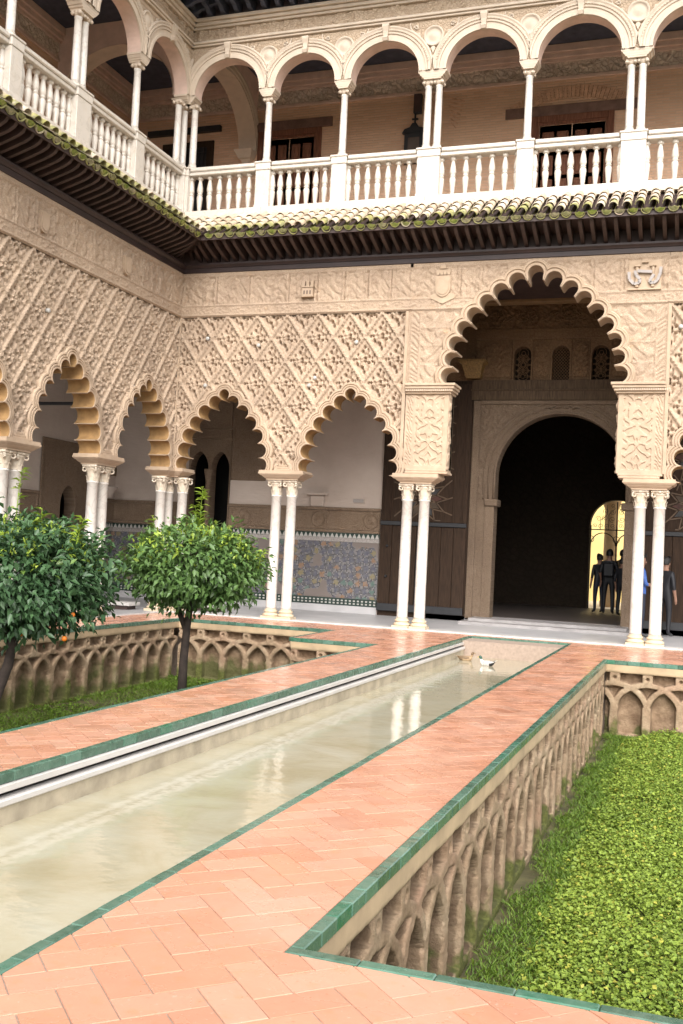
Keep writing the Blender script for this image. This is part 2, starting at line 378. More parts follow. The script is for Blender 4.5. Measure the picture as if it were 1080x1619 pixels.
M['moss'] = (lambda t: t.out(t.mix(t.ramp(t.oi(), [(.45, 0.0), (.85, .8)]), t.ramp(t.noise(14, 5), [(.3, (.09, .13, .02)), (.5, (.19, .215, .035)), (.72, (.34, .32, .12))]), t.ramp(t.noise(22, 5), [(.35, (.16, .14, .08)), (.65, (.40, .33, .23))])), .95, t.bump(t.noise(60, 4), .8, .02)))(NT('mossy_mortar'))
def leafm(name, a, b, c3, rough=.35, tr=True):
    t = NT(name); r = t.attr()
    c = t.ramp(r, [(0, a), (.7, b), (.9, b), (1, c3)])
    c = t.mix(.35, c, t.ramp(t.noise(20, 2), [(.3, a), (.7, b)]))
    m = t.out(c, rough, None, Specular_IOR_Level=.4)
    if tr:
        tl = t.n('BsdfTranslucent'); t.set(tl.inputs[0], c); ms = t.n('MixShader'); ms.inputs[0].default_value = .25
        t.t.links.new(t.b.outputs[0], ms.inputs[1]); t.t.links.new(tl.outputs[0], ms.inputs[2])
        t.t.links.new(ms.outputs[0], t.t.nodes['Material Output'].inputs[0])
    return m
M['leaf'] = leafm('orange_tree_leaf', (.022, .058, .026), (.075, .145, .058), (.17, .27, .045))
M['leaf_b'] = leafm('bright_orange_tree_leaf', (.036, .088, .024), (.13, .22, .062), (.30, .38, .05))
M['leaf_new'] = leafm('new_leaf', (.20, .30, .035), (.34, .44, .06), (.42, .47, .07))
M['cover'] = leafm('ground_cover_leaf', (.055, .12, .014), (.31, .40, .06), (.55, .48, .085), .5)
M['grass'] = leafm('grass_blade', (.05, .11, .010), (.15, .24, .024), (.26, .28, .06), .5)
M['soil'] = simple('mossy_soil', (.085, .075, .03), 1.0, .5, 4, .8, 40)
M['bark'] = simple('dark_bark', (.032, .022, .017), .9, .4, 8, .9, 40)
M['orange'] = simple('orange_peel', (.62, .16, .012), .45, .12, 20, .3, 120)
M['concrete'] = simple('stained_pool_wall', (.40, .34, .25), .8, .25, 4, .4, 30)
def flat(name, col, rough=.6): return simple(name, col, rough, .08, 10, .05, 30)
M['skin'] = flat('skin', (.28, .15, .10)); M['hair'] = flat('dark_hair', (.012, .010, .009)); M['cloth_dark'] = flat('dark_cloth', (.009, .009, .012))
M['cloth_blue'] = flat('blue_cloth', (.035, .09, .30)); M['denim'] = flat('navy_denim', (.010, .013, .028)); M['cloth_tan'] = flat('tan_cloth', (.22, .15, .08)); M['cloth_grey'] = flat('grey_cloth', (.07, .07, .08)); M['shoe'] = flat('shoe', (.03, .03, .03))

# ------------------------------------------------------------------ multifoil arches
class Foil:
    """half: cusps right of the axis from spring up to (not incl.) axis, in (s, z); mirrored. Every lobe is a stilted round U between two blunt cusps."""
    def __init__(s, sc, half, zs, prof, stilt=.03, apex=(.118, .10), delta=0.008, T=.45):
        R = [(sc+a, z) for a, z in half]; Lf = [(sc-a, z) for a, z in half][::-1]
        s.c = [Vector(p) for p in R+Lf]; s.zs = zs; s.prof = prof; s.T = T; s.lobes = []; n = len(s.c)-1
        for i in range(n):
            A, B = s.c[i], s.c[i+1]; t = (B-A); c = t.length; t.normalize(); nn = Vector((t.y, -t.x)); w = c/2-delta
            r, e = (apex[0], apex[1]) if i == n//2 else (w, stilt)
            s.lobes.append(((A+B)/2+nn*e, max(r, w), w, e, t, nn))
        s.bis = [None]
        for i in range(n-1):
            c1, r1, _, _, _, n1 = s.lobes[i]; c2, r2, _, _, _, n2 = s.lobes[i+1]; D = .15; b = n1+n2
            d = (c2-c1).length; a = ((r1+D)**2-(r2+D)**2+d*d)/(2*d); hh = (r1+D)**2-a*a
            if hh > 0:
                u = (c2-c1)/d; w = Vector((u.y, -u.x)); w = w if w.dot(b) > 0 else -w; b = c1+u*a+w*sqrt(hh)-s.c[i+1]
            s.bis.append(b.normalized())
        s.bis.append(None)
    def line(s, i, d, N=15):
        C, r, w, e, t, nn = s.lobes[i]; rho, ww = r+d, w+d; y0 = -sqrt(max(rho*rho-ww*ww, 0)); P = []
        a0 = atan2(y0, -ww)                              # local: x along -t .. +t, y along nn
        for k in range(9): P.append((-ww, -e+(y0+e)*k/9 if y0 > -e else -e))
        th0 = pi-math.asin(max(-1, min(1, y0/rho))); th1 = math.asin(max(-1, min(1, y0/rho)))
        for k in range(41): a = th0+(th1-th0)*k/40; P.append((rho*cos(a), rho*sin(a)))
        for k in range(9): P.append((ww, y0-(y0+e)*(k+1)/9 if y0 > -e else -e))
        W = [C+t*x+nn*y for x, y in P if y >= -e-1e-9]
        def cut(W, Q, m):                                # keep m.(p-Q) >= 0
            o = []
            for k in range(len(W)):
                f1 = m.dot(W[k]-Q)
                if k:
                    f0 = m.dot(W[k-1]-Q)
                    if (f0 < 0) != (f1 < 0): o.append(W[k-1].lerp(W[k], f0/(f0-f1)))
                if f1 >= 0: o.append(W[k])
            return o
        if s.bis[i] is not None: b = s.bis[i]; m = Vector((-b.y, b.x)); m = m if m.dot(t) > 0 else -m; W = cut(W, s.c[i], m)
        else: W = cut(W, Vector((0, s.zs)), Vector((0, 1)))
        if s.bis[i+1] is not None: b = s.bis[i+1]; m = Vector((-b.y, b.x)); m = m if m.dot(t) < 0 else -m; W = cut(W, s.c[i+1], m)
        else: W = cut(W, Vector((0, s.zs)), Vector((0, 1)))
        L = [0]
        for k in range(1, len(W)): L.append(L[-1]+(W[k]-W[k-1]).length)
        out = []; j = 0
        for k in range(N):
            q = L[-1]*k/(N-1)
            while j < len(L)-2 and L[j+1] < q: j += 1
            out.append(W[j].lerp(W[j+1], min(1, max(0, (q-L[j])/max(L[j+1]-L[j], 1e-9)))))
        return out
    def lobe_mesh(s, i, mp):
        mb = MB(); N = 19; P = s.prof; rows = [s.line(i, d, N) for d, h in P]
        v = [mp(p.x, p.y, -s.T) for p in rows[0]]+[mp(p.x, p.y, P[0][1]) for p in rows[0]]
        mb.add(v, [(k, k+1, N+k+1, N+k) for k in range(N-1)], 1)
        v2 = [mp(p.x, p.y, h) for (d, h), row in zip(P, rows) for p in row]
        mb.add(v2, [(j*N+k, j*N+k+1, (j+1)*N+k+1, (j+1)*N+k) for j in range(len(P)-1) for k in range(N-1)], 0)
        for k, c in ((0, s.c[i]), (N-1, s.c[i+1])):      # blunt end of the cusp
            p = rows[0][k]; h = P[0][1]
            if (p-c).length > .002: mb.add([mp(p.x, p.y, -s.T), mp(c.x, c.y, -s.T), mp(c.x, c.y, h), mp(p.x, p.y, h)], [(0, 1, 2, 3)], 0)
        return mb
    def keep(s, S, Z, margin):
        x = S; y = Z; pts = s.c; inside = np.zeros(S.shape, bool); n = len(pts)
        for i in range(n):
            x1, y1 = pts[i]; x2, y2 = pts[(i+1) % n]
            if y1 == y2: continue
            cnd = ((y1 > y) != (y2 > y)) & (x < (x2-x1)*(y-y1)/(y2-y1)+x1); inside ^= cnd
        dm = np.full(S.shape, 9.)
        for C, r, w, e, t, nn in s.lobes: dm = np.minimum(dm, np.hypot(S-C.x, Z-C.y)-r)
        return (~inside) & (dm > margin)

PROF_S = [(0, .040), (.012, .050), (.032, .050), (.038, .022), (.052, .022), (.058, .044), (.080, .044), (.087, .010), (.100, .010), (.108, .036), (.136, .032), (.150, .010), (.158, -.09)]
PROF_C = [(0, .060), (.012, .066), (.040, .066), (.048, .040), (.066, .040), (.074, .070), (.092, .070), (.100, .046), (.122, .050), (.145, .02), (.15, -.03)]
HALF_S = [(.945, 3.20), (.922, 3.517), (.877, 3.838), (.734, 4.134), (.55, 4.395), (.325, 4.627), (.068, 4.815)]
HALF_C = [(1.645, 5.12), (1.62, 5.478), (1.56, 5.79), (1.46, 6.11), (1.27, 6.377), (1.055, 6.65), (.79, 6.873), (.51, 7.087), (.165, 7.235)]
XC1, XC2, XC3, XCM = -6.87, -3.888, 3.84, -.04
YC1, YC2, YC3 = -1.5, -4.37, -7.24
def small_foil(sc): return Foil(sc, HALF_S, 3.20, PROF_S, .030, (.120, .112), .009)
ARB = [small_foil(XC1), small_foil(XC2), small_foil(XC3)]; ARL = [small_foil(YC1), small_foil(YC2), small_foil(YC3)]
ARM = Foil(XCM, HALF_C, 5.12, PROF_C, .085, (.160, .15), .018)

# ------------------------------------------------------------------ carved lattice relief
def sebka(S, Z, s0, P, z0=6.69, R=1.01):
    u1 = (S-s0)/P+(Z-z0)/R; u2 = (S-s0)/P-(Z-z0)/R
    f1 = u1-np.floor(u1); f2 = u2-np.floor(u2); sc = P*R/hypot(P, R)
    e1 = np.minimum(f1, 1-f1)*sc; e2 = np.minimum(f2, 1-f2)*sc
    de = np.minimum(e1, e2); tt = np.where(e1 < e2, f2, f1)
    w = .011+.013*np.abs(np.sin(tt*pi*8)); rib = 1-ss(w, w+.008, de)
    groove = np.exp(-(de/.007)**2)*.02
    X = np.abs(f1-f2)*P/2; Y = (f1+f2-1)*R/2; Xs = X
    h = -.048+.013*ss(.35, .65, fbm(X*26+np.floor(u1)*7, Y*26+np.floor(u2)*5, 3))
    h = h+.011*np.sin(52*X+3*np.sin(21*Y))*np.sin(40*Y+2.6*np.sin(25*X))
    r = np.hypot(X, Y+.13); h = h+.042*ss(.115, .09, r)*(1+.5*np.cos(10*np.arctan2(Y+.13, X+1e-6)))*ss(.0, .05, r)*.9
    for cx, cy, cr, ch in ((.135, .045, .052, .050), (.075, .165, .042, .040), (.0, .33, .05, .03), (.10, -.04, .035, .03), (.045, .085, .032, .034), (.05, -.27, .03, .02)):
        h = np.maximum(h, -.052+ch*1.0*np.sqrt(np.clip(1-((X-cx)**2+(Y-cy)**2)/cr**2, 0, 1))+.0*h)
    for cx, cy, ax, ay, dp in ((.026, .03, .015, .034, .13), (.085, .105, .036, .017, .13), (.028, .245, .015, .018, .11), (.19, .0, .024, .024, .13), (.125, -.055, .022, .034, .11), (0, -.255, .016, .020, .11), (0, -.34, .016, .020, .11), (.047, .145, .016, .034, .12), (.15, .115, .020, .016, .11), (.075, -.20, .018, .022, .10), (.06, .31, .02, .016, .09)):
        h = h-1.6*dp*np.exp(-(((X-cx)/(1.25*ax))**2+((Y-cy)/(1.25*ay))**2)**2)
    h = np.maximum(h, -.15); h = h*(1-rib)+(.016-groove)*rib
    return h, np.floor(u1).astype(int), np.floor(u2).astype(int)
def arab(u, v, k=20.):
    a = np.sin(k*u+1.5*np.sin(k*.55*v))*np.sin(k*.8*v+1.5*np.sin(k*.6*u)); b = np.sin(k*1.7*(u+v)+2*np.sin(k*.5*(u-v)))
    return ss(-.12, .12, a)*.7+ss(-.3, .3, a*b)*.3
def frieze_h(S, Z, joints):
    h = np.zeros_like(S)
    h = h+.035*ss(6.70, 6.715, Z)*(1-ss(6.74, 6.75, Z))+.02*ss(6.745, 6.75, Z)
    b1 = ss(6.765, 6.775, Z)*(1-ss(6.905, 6.915, Z))
    h = h+b1*(.018*ss(.35, .6, fbm(S*22, Z*30, 2))-.004)
    h = h+.022*np.exp(-((Z-6.945)/.012)**2)
    b2 = ss(6.965, 6.985, Z)*(1-ss(7.575, 7.59, Z))
    u = S; m = .030*arab(u, Z, 19)+.006*ss(.4, .6, fbm(S*24, Z*24, 2))
    kuf = .016*ss(.2, .35, np.sin(S*24+1.3*np.sin(S*7)))*ss(7.05, 7.08, Z)*(1-ss(7.3, 7.5, Z))*ss(.1, .3, np.sin(S*3.1))
    h = h+b2*(m+kuf-.026)
    for j in joints: h = h-.026*b2*np.exp(-((S-j)/.012)**2)+.020*b2*np.exp(-((np.abs(S-j)-.04)/.016)**2)
    top = ss(7.60, 7.61, Z); h = h+.012*top-.006*top*np.exp(-(((S*3.1) % 1-.5)/.02)**2)*1
    return h
JB = [-7.2, -6.4, -5.45, -4.78, -4.15, -3.62, -3.1, -2.62]; JL = [-.75, -1.3, -2.0, -2.45, -2.88, -3.35, -3.9, -4.5, -5.15, -5.75, -6.3, -7.0, -7.8]

# ------------------------------------------------------------------ lower arcades
def split_cells(V, Q, cid):
    for c in np.unique(cid):
        yield c, sub(V, Q[cid == c])
back = thing('arcade_wall', 'carved stucco arcade wall facing the pool, broken by the tall central scalloped arch', 'arcade', (0, 0, 3))
left = thing('arcade_wall', 'carved stucco arcade wall running along the left side behind the orange trees', 'arcade', (-8.26, -4, 3))
def lattice(mp, s0, s1, z0, z1, ph, P, foils, parent, mat, st=.0155):
    ks = lambda S, Z: np.logical_and.reduce([f.keep(S, Z, .10) for f in foils])
    V, Q, S, Z = grid(mp, s0, s1, z0, z1, st, lambda a, b: sebka(a, b, ph, P)[0], ks)
    cs = S[Q].mean(1); cz = Z[Q].mean(1); _, i1, i2 = sebka(cs, cz, ph, P)
    for c, (v, q) in split_cells(V, Q, i1*1000+i2):
        npobj('rhombus_panel', v, q, mat, parent)
    k0 = lambda S, Z: np.logical_and.reduce([f.keep(S, Z, .02) for f in foils])
    V, Q, S, Z = grid(mp, s0, s1, z0, z1, .07, lambda a, b: np.full_like(a, -.45), k0)
    npobj('rear_face', V, Q[:, ::-1], M['plaster'], parent, False)
lattice(MBK, -8.08, -2.70, 3.2, 6.70, -3.277, .7255, ARB[:2], back, M['sebka'])
lattice(MBK, 2.60, 5.3, 3.2, 6.70, 2.60, .7255, ARB[2:], back, M['sebka'], .02)
lattice(MLF, -7.9, -.18, 3.2, 6.70, -1.5, .70, ARL, left, M['sebka'])
for foils, mp, par in ((ARB, MBK, back), (ARL, MLF, left)):
    for fo in foils:
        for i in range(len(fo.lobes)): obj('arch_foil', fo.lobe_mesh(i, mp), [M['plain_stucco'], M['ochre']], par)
for i in range(len(ARM.lobes)): obj('arch_foil', ARM.lobe_mesh(i, MBK), [M['plain_stucco'], M['plain_stucco']], back)
# frame round each lattice field
def bar(mb, mp, s0, s1, z0, z1, h0, h1, mi=0):
    a = mp(s0, z0, h0); b = mp(s1, z1, h1); lo = [min(p, q) for p, q in zip(a, b)]; hi = [max(p, q) for p, q in zip(a, b)]
    mb.box(lo[0], hi[0], lo[1], hi[1], lo[2], hi[2], mi, .006)
fr = MB()
bar(fr, MBK, -2.745, -2.675, 3.36, 6.69, -.1, .03); obj('lattice_frame', fr, M['plain_stucco'], back)
fr = MB(); bar(fr, MBK, 2.55, 2.62, 3.36, 6.69, -.1, .03); obj('lattice_frame', fr, M['plain_stucco'], back)
cp = MB(); cp.box(-8.10, -8.055, FY-.02, FY+.02, 3.3, 6.7, 0, .004); obj('corner_fillet', cp, M['plain_stucco'], back)
# friezes, split at their joints
def frieze(mp, s0, s1, J, parent, mat, keepf=None, z0=6.69):
    ed = [s0]+[j for j in sorted(J) if s0 < j < s1]+[s1]
    for a, b in zip(ed[:-1], ed[1:]):
        V, Q, S, Z = grid(mp, a, b, z0, 7.82, .016, lambda x, y: frieze_h(x, y, J), keepf)
        npobj('frieze_panel', V, Q, mat, parent)
frieze(MBK, -8.08, -2.62, JB, back, M['stucco_b'])
frieze(MBK, 2.55, 5.3, [3.2, 3.9, 4.6], back, M['stucco_b'])
frieze(MLF, -8.6, -.18, JL, left, M['stucco_l'])
def spandrel_h(S, Z):
    q = np.abs(S-XCM); h = np.where(Z > 6.69, frieze_h(S, Z, [-1.6, -1.15, 1.1, 1.68, 2.5]), 0)
    lo = 1-ss(6.66, 6.68, Z)
    pn = lo*(1-ss(2.36, 2.37, q)); h = h+pn*(.032*arab(q, Z, 16)-.024)
    for zz in (5.55, 5.95, 6.33): h = h+pn*.012*np.exp(-((Z-zz)/.012)**2)
    ins = lo*ss(2.40, 2.41, q)*(1-ss(2.555, 2.565, q)); h = h+ins*(.018*ss(-.2, .2, np.sin(Z*58+2*np.sin(Z*13)+6*np.sin(q*9)))-.010)
    for e in (2.385, 2.575): h = h+lo*.016*np.exp(-((q-e)/.012)**2)
    return h
V, Q, S, Z = grid(MBK, -2.68, 2.56, 5.12, 7.82, .017, spandrel_h, lambda a, b: ARM.keep(a, b, .09))
npobj('spandrel_panel', V, Q, M['stucco_b'], back)
V, Q, S, Z = grid(MBK, -2.68, 2.56, 5.12, 7.82, .08, lambda a, b: np.full_like(a, -.45), lambda a, b: ARM.keep(a, b, .02))
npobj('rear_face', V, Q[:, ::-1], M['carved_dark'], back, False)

# carved piers under the central arch
def pier(x0, x1, inner):                             # inner = +1: its free side faces +x
    a, b = x0, x1; mb = MB()
    bar(mb, MBK, a, b, 3.36, 5.0, -.45, -.02); obj('pier_core', mb, M['plain_stucco'], back)
    pw0, pw1 = (a+.22, b-.09) if inner > 0 else (a+.09, b-.22)
    iw0, iw1 = (a+.03, a+.17) if inner > 0 else (b-.17, b-.03)
    def h(S, Z):
        c = (pw0+pw1)/2; q = np.abs(S-c); hw = (pw1-pw0)/2
        p = (1-ss(hw-.02, hw-.01, q))*ss(3.44, 3.45, Z)*(1-ss(4.91, 4.92, Z))
        r = ss(-.2, .15, np.sin(27*q+2.1*np.sin(15*Z))*np.cos(19*Z+2.4*np.sin(12*q))+.25*np.sin(38*Z+20*q))
        k = p*(.050*r-.048)
        ci = (iw0+iw1)/2; ip = (1-ss(.055, .06, np.abs(S-ci)))*ss(3.44, 3.45, Z)*(1-ss(4.91, 4.92, Z))
        k = k+ip*(.02*ss(-.2, .2, np.sin(Z*60+2.5*np.sin(Z*14)+5*np.sin((S-ci)*30)))-.014)
        return k
    V, Q, S, Z = grid(MBK, a, b, 3.36, 5.0, .0125, h); npobj('carved_panel', V, Q, M['plain_stucco'], back)
    xs = b if inner > 0 else a
    mp = lambda s, z, hh: (xs+inner*hh+0*s, s+0*hh, z+0*hh)
    hs_ = lambda S, Z: .03*ss(.35, .7, fbm(S*26, Z*22, 3))*ss(-.17, -.1, S)*(1-ss(.05, .12, S))+.03*np.abs(np.sin(Z*11))*np.exp(-((S+.13)/.03)**2)
    V, Q, S, Z = grid(mp, FY, .27, 3.36, 5.0, .016, hs_); npobj('carved_side', V, Q if inner > 0 else Q[:, ::-1], M['plain_stucco'], back)
    c = MB(); e0, e1 = (a-.005, b+.16) if inner > 0 else (a-.16, b+.005)
    for k, (z0, z1, o) in enumerate(((4.93, 4.975, .05), (4.975, 5.03, .09), (5.03, 5.09, .12), (5.09, 5.145, .15))):
        f0, f1 = (a-.004-.001*k, b+o) if inner > 0 else (a-o, b+.004+.001*k)
        c.box(f0, f1, FY-o, .27, z0, z1-.001, 0, .008)
    obj('pier_cornice', c, M['plain_stucco'], back)
    d = MB(); n = 22
    for k in range(n): x = a+.02+(b-a+.05)*k/n; d.box(x, x+.018, FY-.105, FY-.08, 4.985, 5.022, 0)
    obj('dentil_row', d, M['upper_plain'], back)
    g = MB(); g.box(a+.05, b+(.03 if inner > 0 else -.05), FY-.04, .27, 3.262, 3.31, 0, .01); g.box(a+.03 if inner < 0 else a+.05, b+.0, FY-.02, .27, 3.311, 3.358, 0, .01)
    obj('pier_ledge', g, M['plain_stucco'], back)
pier(-2.66, -1.735, 1); pier(1.68, 2.56, -1)
# impost blocks over the columns, stepped bases of the lattice field
def impost(mp, c, hw, parent, z0=3.05, hb=None):
    hb = hb or hw-.16; rings = []
    for z, f, dep in ((z0, 0, .20), (z0+.03, 0.0, .20), (z0+.035, .12, .215), (z0+.07, .45, .25), (z0+.09, .55, .26), (z0+.095, .75, .275), (z0+.13, 1.0, .30), (z0+.16, 1.0, .30), (z0+.16, .92, .29), (z0+.205, .92, .29)):
        w = hb+(hw-hb)*f; p = [mp(c-w, z, -.18+dep), mp(c+w, z, -.18+dep), mp(c+w, z, -.18-dep), mp(c-w, z, -.18-dep)]
        rings.append(p)
    m = MB(); m.loft(rings); obj('impost', m, M['plain_stucco'], parent)
def step_base(mp, c, parent):
    m = MB()
    for k in range(3): bar(m, mp, c-.20+.05*k, c+.20-.05*k, 3.258+.045*k, 3.30+.045*k, -.2, .035-.012*k)
    obj('stepped_base', m, M['plain_stucco'], parent)
for c in (-5.38, 5.36): impost(MBK, c, .53, back)
step_base(MBK, -5.38, back)
impost(MBK, -2.36, .50, back); impost(MBK, 2.32, .50, back)
for c in (-2.94, -5.80): impost(MLF, c, .50, left); step_base(MLF, c, left)
impost(MLF, -.12, .46, left); impost(MBK, -8.1, .34, back, 3.052)

WHITE_B = [(-7.38, 6.21), (-6.12, 6.035), (-7.38, 5.144), (-4.743, 5.298), (-4.869, 5.13), (-3.828, 6.06), (2.8, 6.237)]; WHITE_L = [(-5.148, 5.70), (-2.048, 4.80)]
# small carved things fixed to the frieze
def shield(mp, s, z, k, parent, crown=True, mat=None):
    mat = mat or M['plain_stucco']; m = MB(); n = 10
    poly = [(s-.17*k, z+.22*k), (s-.17*k, z-.05*k)]+[(s-.17*k*cos(a), z-.05*k-.2*k*sin(a)) for a in np.linspace(0.2, pi-.2, n)]+[(s+.17*k, z-.05*k), (s+.17*k, z+.22*k)]
    m.prism(poly, mp, -.02, .07, 0); inn = [(s+(x-s)*.8, z+(y-z)*.8) for x, y in poly]; m.prism(inn, mp, .0, .085, 0)
    if crown:
        for a in (-.12, -.04, .04, .12): m.prism([(s+k*(a-.03), z+.24*k), (s+k*(a+.03), z+.24*k), (s+k*(a+.045), z+.36*k), (s+k*(a-.045), z+.36*k)], mp, -.02, .06)
        m.prism([(s-.07*k, z+.37*k), (s+.07*k, z+.37*k), (s+.05*k, z+.44*k), (s-.05*k, z+.44*k)], mp, -.02, .09)
        m.prism([(s-.26*k, z-.28*k), (s, z-.40*k), (s+.26*k, z-.28*k), (s+.30*k, z-.22*k), (s+.2*k, z-.17*k), (s-.2*k, z-.17*k), (s-.30*k, z-.22*k)], mp, -.02, .045)
    obj('carved_shield', m, mat, parent)
shield(MBK, -1.96, 7.20, .95, back)
cs = MB(); cx, cz = -4.98, 7.22                      # little carved castle
bar(cs, MBK, cx-.13, cx+.13, 7.08, 7.26, -.02, .10); bar(cs, MBK, cx-.15, cx+.15, 7.05, 7.08, -.02, .12); bar(cs, MBK, cx-.14, cx+.14, 7.262, 7.29, -.02, .12)
for a in (-.1, 0, .1): bar(cs, MBK, cx+a-.035, cx+a+.035, 7.292, 7.41, -.02, .09)
obj('carved_castle', cs, M['plain_stucco'], back)
cw = MB()
for a in (-.07, 0, .07): bar(cw, MBK, cx+a-.016, cx+a+.016, 7.11, 7.20, .0, .103)
obj('castle_window', cw, M['wood_dark'], back)
for s, z in ((-5.52, 7.22), (-2.66, 7.22)): shield(MLF, s, z, .8, left, False)
em = MB(); ex, ez = 2.09, 7.28                       # two pillars with a ribbon on a plaque
bar(em, MBK, ex-.31, ex+.31, 6.995, 7.56, -.02, .03); bar(em, MBK, ex-.32, ex+.32, 6.96, 6.995, -.02, .075); obj('emblem_plaque', em, M['plain_stucco'], back)
em = MB()
for a in (-.15, .15):
    em.tube([MBK(ex+a, 7.02, .05), MBK(ex+a, 7.42, .05)], .035); bar(em, MBK, ex+a-.06, ex+a+.06, 7.42, 7.455, .0, .10)
em.prism([(ex-.06+.06*cos(t)*1.0+.06, 7.50+.06*sin(t)) for t in np.linspace(0, pi, 8)], MBK, .02, .09)
obj('emblem_pillars', em, M['plain_stucco'], back)
rb = MB()
for pts in ([(-.30, 7.32), (-.29, 7.18), (-.2, 7.08), (-.10, 7.10), (-.09, 7.17), (-.16, 7.25), (-.19, 7.34)], [(-.14, 7.335), (0, 7.32), (.14, 7.31)], [(.30, 7.40), (.29, 7.28), (.24, 7.14), (.17, 7.09), (.10, 7.10), (.11, 7.16), (.17, 7.26)]):
    for p, q in zip(pts[:-1], pts[1:]):
        d = Vector((q[0]-p[0], q[1]-p[1])).normalized(); nx, nz = -d.y*.028, d.x*.028
        rb.prism([(ex+p[0]+nx, p[1]+nz), (ex+p[0]-nx, p[1]-nz), (ex+q[0]-nx, q[1]-nz), (ex+q[0]+nx, q[1]+nz)], MBK, .03, .096)
obj('emblem_ribbon', rb, simple('bluish_ribbon_stone', (.36, .32, .30), .8, .1), back)
for mp, par, L_ in ((MBK, back, WHITE_B), (MLF, left, WHITE_L)):
    for a, z in L_:
        m = MB(); m.loft([[mp(a+r_*cos(u), z+r_*sin(u), h) for u in np.linspace(0, 2*pi, 12, endpoint=False)] for r_, h in ((.045, -.06), (.045, .0), (.03, .012))]); obj('white_disc', m, M['tile_white'], par, True)
# iron tie bars across the left gallery bays
for y in (-2.94, -5.8):
    m = MB(); m.tube([(-8.35, y, 4.32), (-8.6, y, 4.32), (-11.9, y, 4.32)], [.06, .035, .035]); m.tube([(-8.45, y, 4.32), (-8.5, y, 4.32)], .075); obj('tie_bar', m, M['iron'], left)

# ------------------------------------------------------------------ lower columns
def column_proto(name, label, cat, H, rsh, loc, cap_h, base_h, plw, mats, group):
    t = thing(name, label, cat, loc, group); x, y, z = loc
    m = MB(); m.box(x-plw, x+plw, y-plw, y+plw, z, z+.075, 0, .008); obj('plinth', m, mats[1], t)
    b = base_h; m = MB(); r = rsh
    m.lathe([(r*1.52, .076), (r*1.6, .09), (r*1.6, .11), (r*1.45, .125), (r*1.25, .14), (r*1.2, .155), (r*1.38, .165), (r*1.4, .18), (r*1.3, .195), (r*1.12, .2), (r*1.08, b)], loc, 24); obj('base', m, mats[1], t, True)
    m = MB(); m.lathe([(r*1.06, b-.002), (r*1.0, b+.04), (r*1.0, b+.5), (r*.985, H*.6), (r*.93, H-.03), (r*1.06, H-.02), (r*1.08, H), (r*.98, H+.012)], loc, 24); obj('shaft', m, mats[0], t, True)
    m = MB(); h = cap_h
    m.lathe([(r*.97, H+.006), (r*.98, H+.02), (r*.96, H+h*.3), (r*1.02, H+h*.55), (r*1.2, H+h*.72), (r*1.32, H+h*.76), (r*1.25, H+h*.8), (r*1.3, H+h*.87)], loc, 20)
    for k in range(8):                                # two rows of stiff leaves
        for row, (z0, z1, o) in enumerate(((.05, .36, 0), (.28, .62, .5))):
            a = 2*pi*(k+o)/8; w = .22; pr = []
            for zz, rr, ww in ((z0, 1.02, w), (z0+(z1-z0)*.6, 1.06, w*.9), (z1, 1.22, w*.5)): pr.append([(x+r*rr*cos(a+q*ww), y+r*rr*sin(a+q*ww), z+H+h*zz) for q in (-1, 0, 1)])
            pr[2] = [(p[0], p[1], p[2]) for p in pr[2]]; vv = [p for ro in pr for p in ro]
            vv = [(p[0]+(cos(a)*r*.1 if i % 3 == 1 else 0), p[1]+(sin(a)*r*.1 if i % 3 == 1 else 0), p[2]) for i, p in enumerate(vv)]
            m.add(vv, [(0, 1, 4, 3), (1, 2, 5, 4), (3, 4, 7, 6), (4, 5, 8, 7)])
    for k in range(4):                                # corner volutes
        a = pi/4+k*pi/2; q = Vector((cos(a), sin(a))); tt = Vector((-sin(a), cos(a))); ctr = Vector((x, y))+q*r*1.5
        for sg in (-1, 1):
            c0 = ctr+tt*sg*.006
            pts = [(c0.x+q.x*.042*cos(u), c0.y+q.y*.042*cos(u), z+H+h*.72+.042*sin(u)) for u in np.linspace(0, 2*pi, 10)]
            m.tube(pts, .018, 6)
        m.tube([(x+q.x*r*.9, y+q.y*r*.9, z+H+h*.55), (x+q.x*r*1.25, y+q.y*r*1.25, z+H+h*.78), (ctr.x, ctr.y, z+H+h*.86)], .02, 6)
    ab = plw*.93; m.box(x-ab, x+ab, y-ab, y+ab, z+H+h*.86, z+H+h, 0, .01); m.box(x-.03, x+.03, y-ab-.012, y+ab+.012, z+H+h*.84, z+H+h*.97, 0, .008); m.box(x-ab-.012, x+ab+.012, y-.03, y+.03, z+H+h*.84, z+H+h*.97, 0, .008)
    obj('capital', m, mats[2], t, True)
    return t
for mm in ('marble',): pass
GL = 'paired white marble columns of the lower arcade'
capm = marble('capital_marble', (.62, .53, .42), (.45, .36, .27))
lowp = column_proto('marble_column', 'plain white marble column, left one of the pair between the two small scalloped arches', 'column', 2.715, .114, (-5.566, 0, .0), .335, .235, .178, [M['marble'], M['marble_base'], capm], GL)
for x, l in ((-5.206, 'grey-veined white marble column, right one of the pair between the two small scalloped arches'), (-2.572, 'white marble column left of the tall central arch, outer one of its pair'), (-2.200, 'white marble column left of the tall central arch, inner one of its pair'),
             (2.158, 'white marble column right of the tall central arch, inner one nearest the person in blue'), (2.524, 'white marble column right of the tall central arch, outer one of its pair'), (5.18, 'white marble column beyond the right-hand scalloped arch, first of its pair'), (5.55, 'white marble column beyond the right-hand scalloped arch, second of its pair')):
    dup(lowp, (x, 0, 0), l, GL)
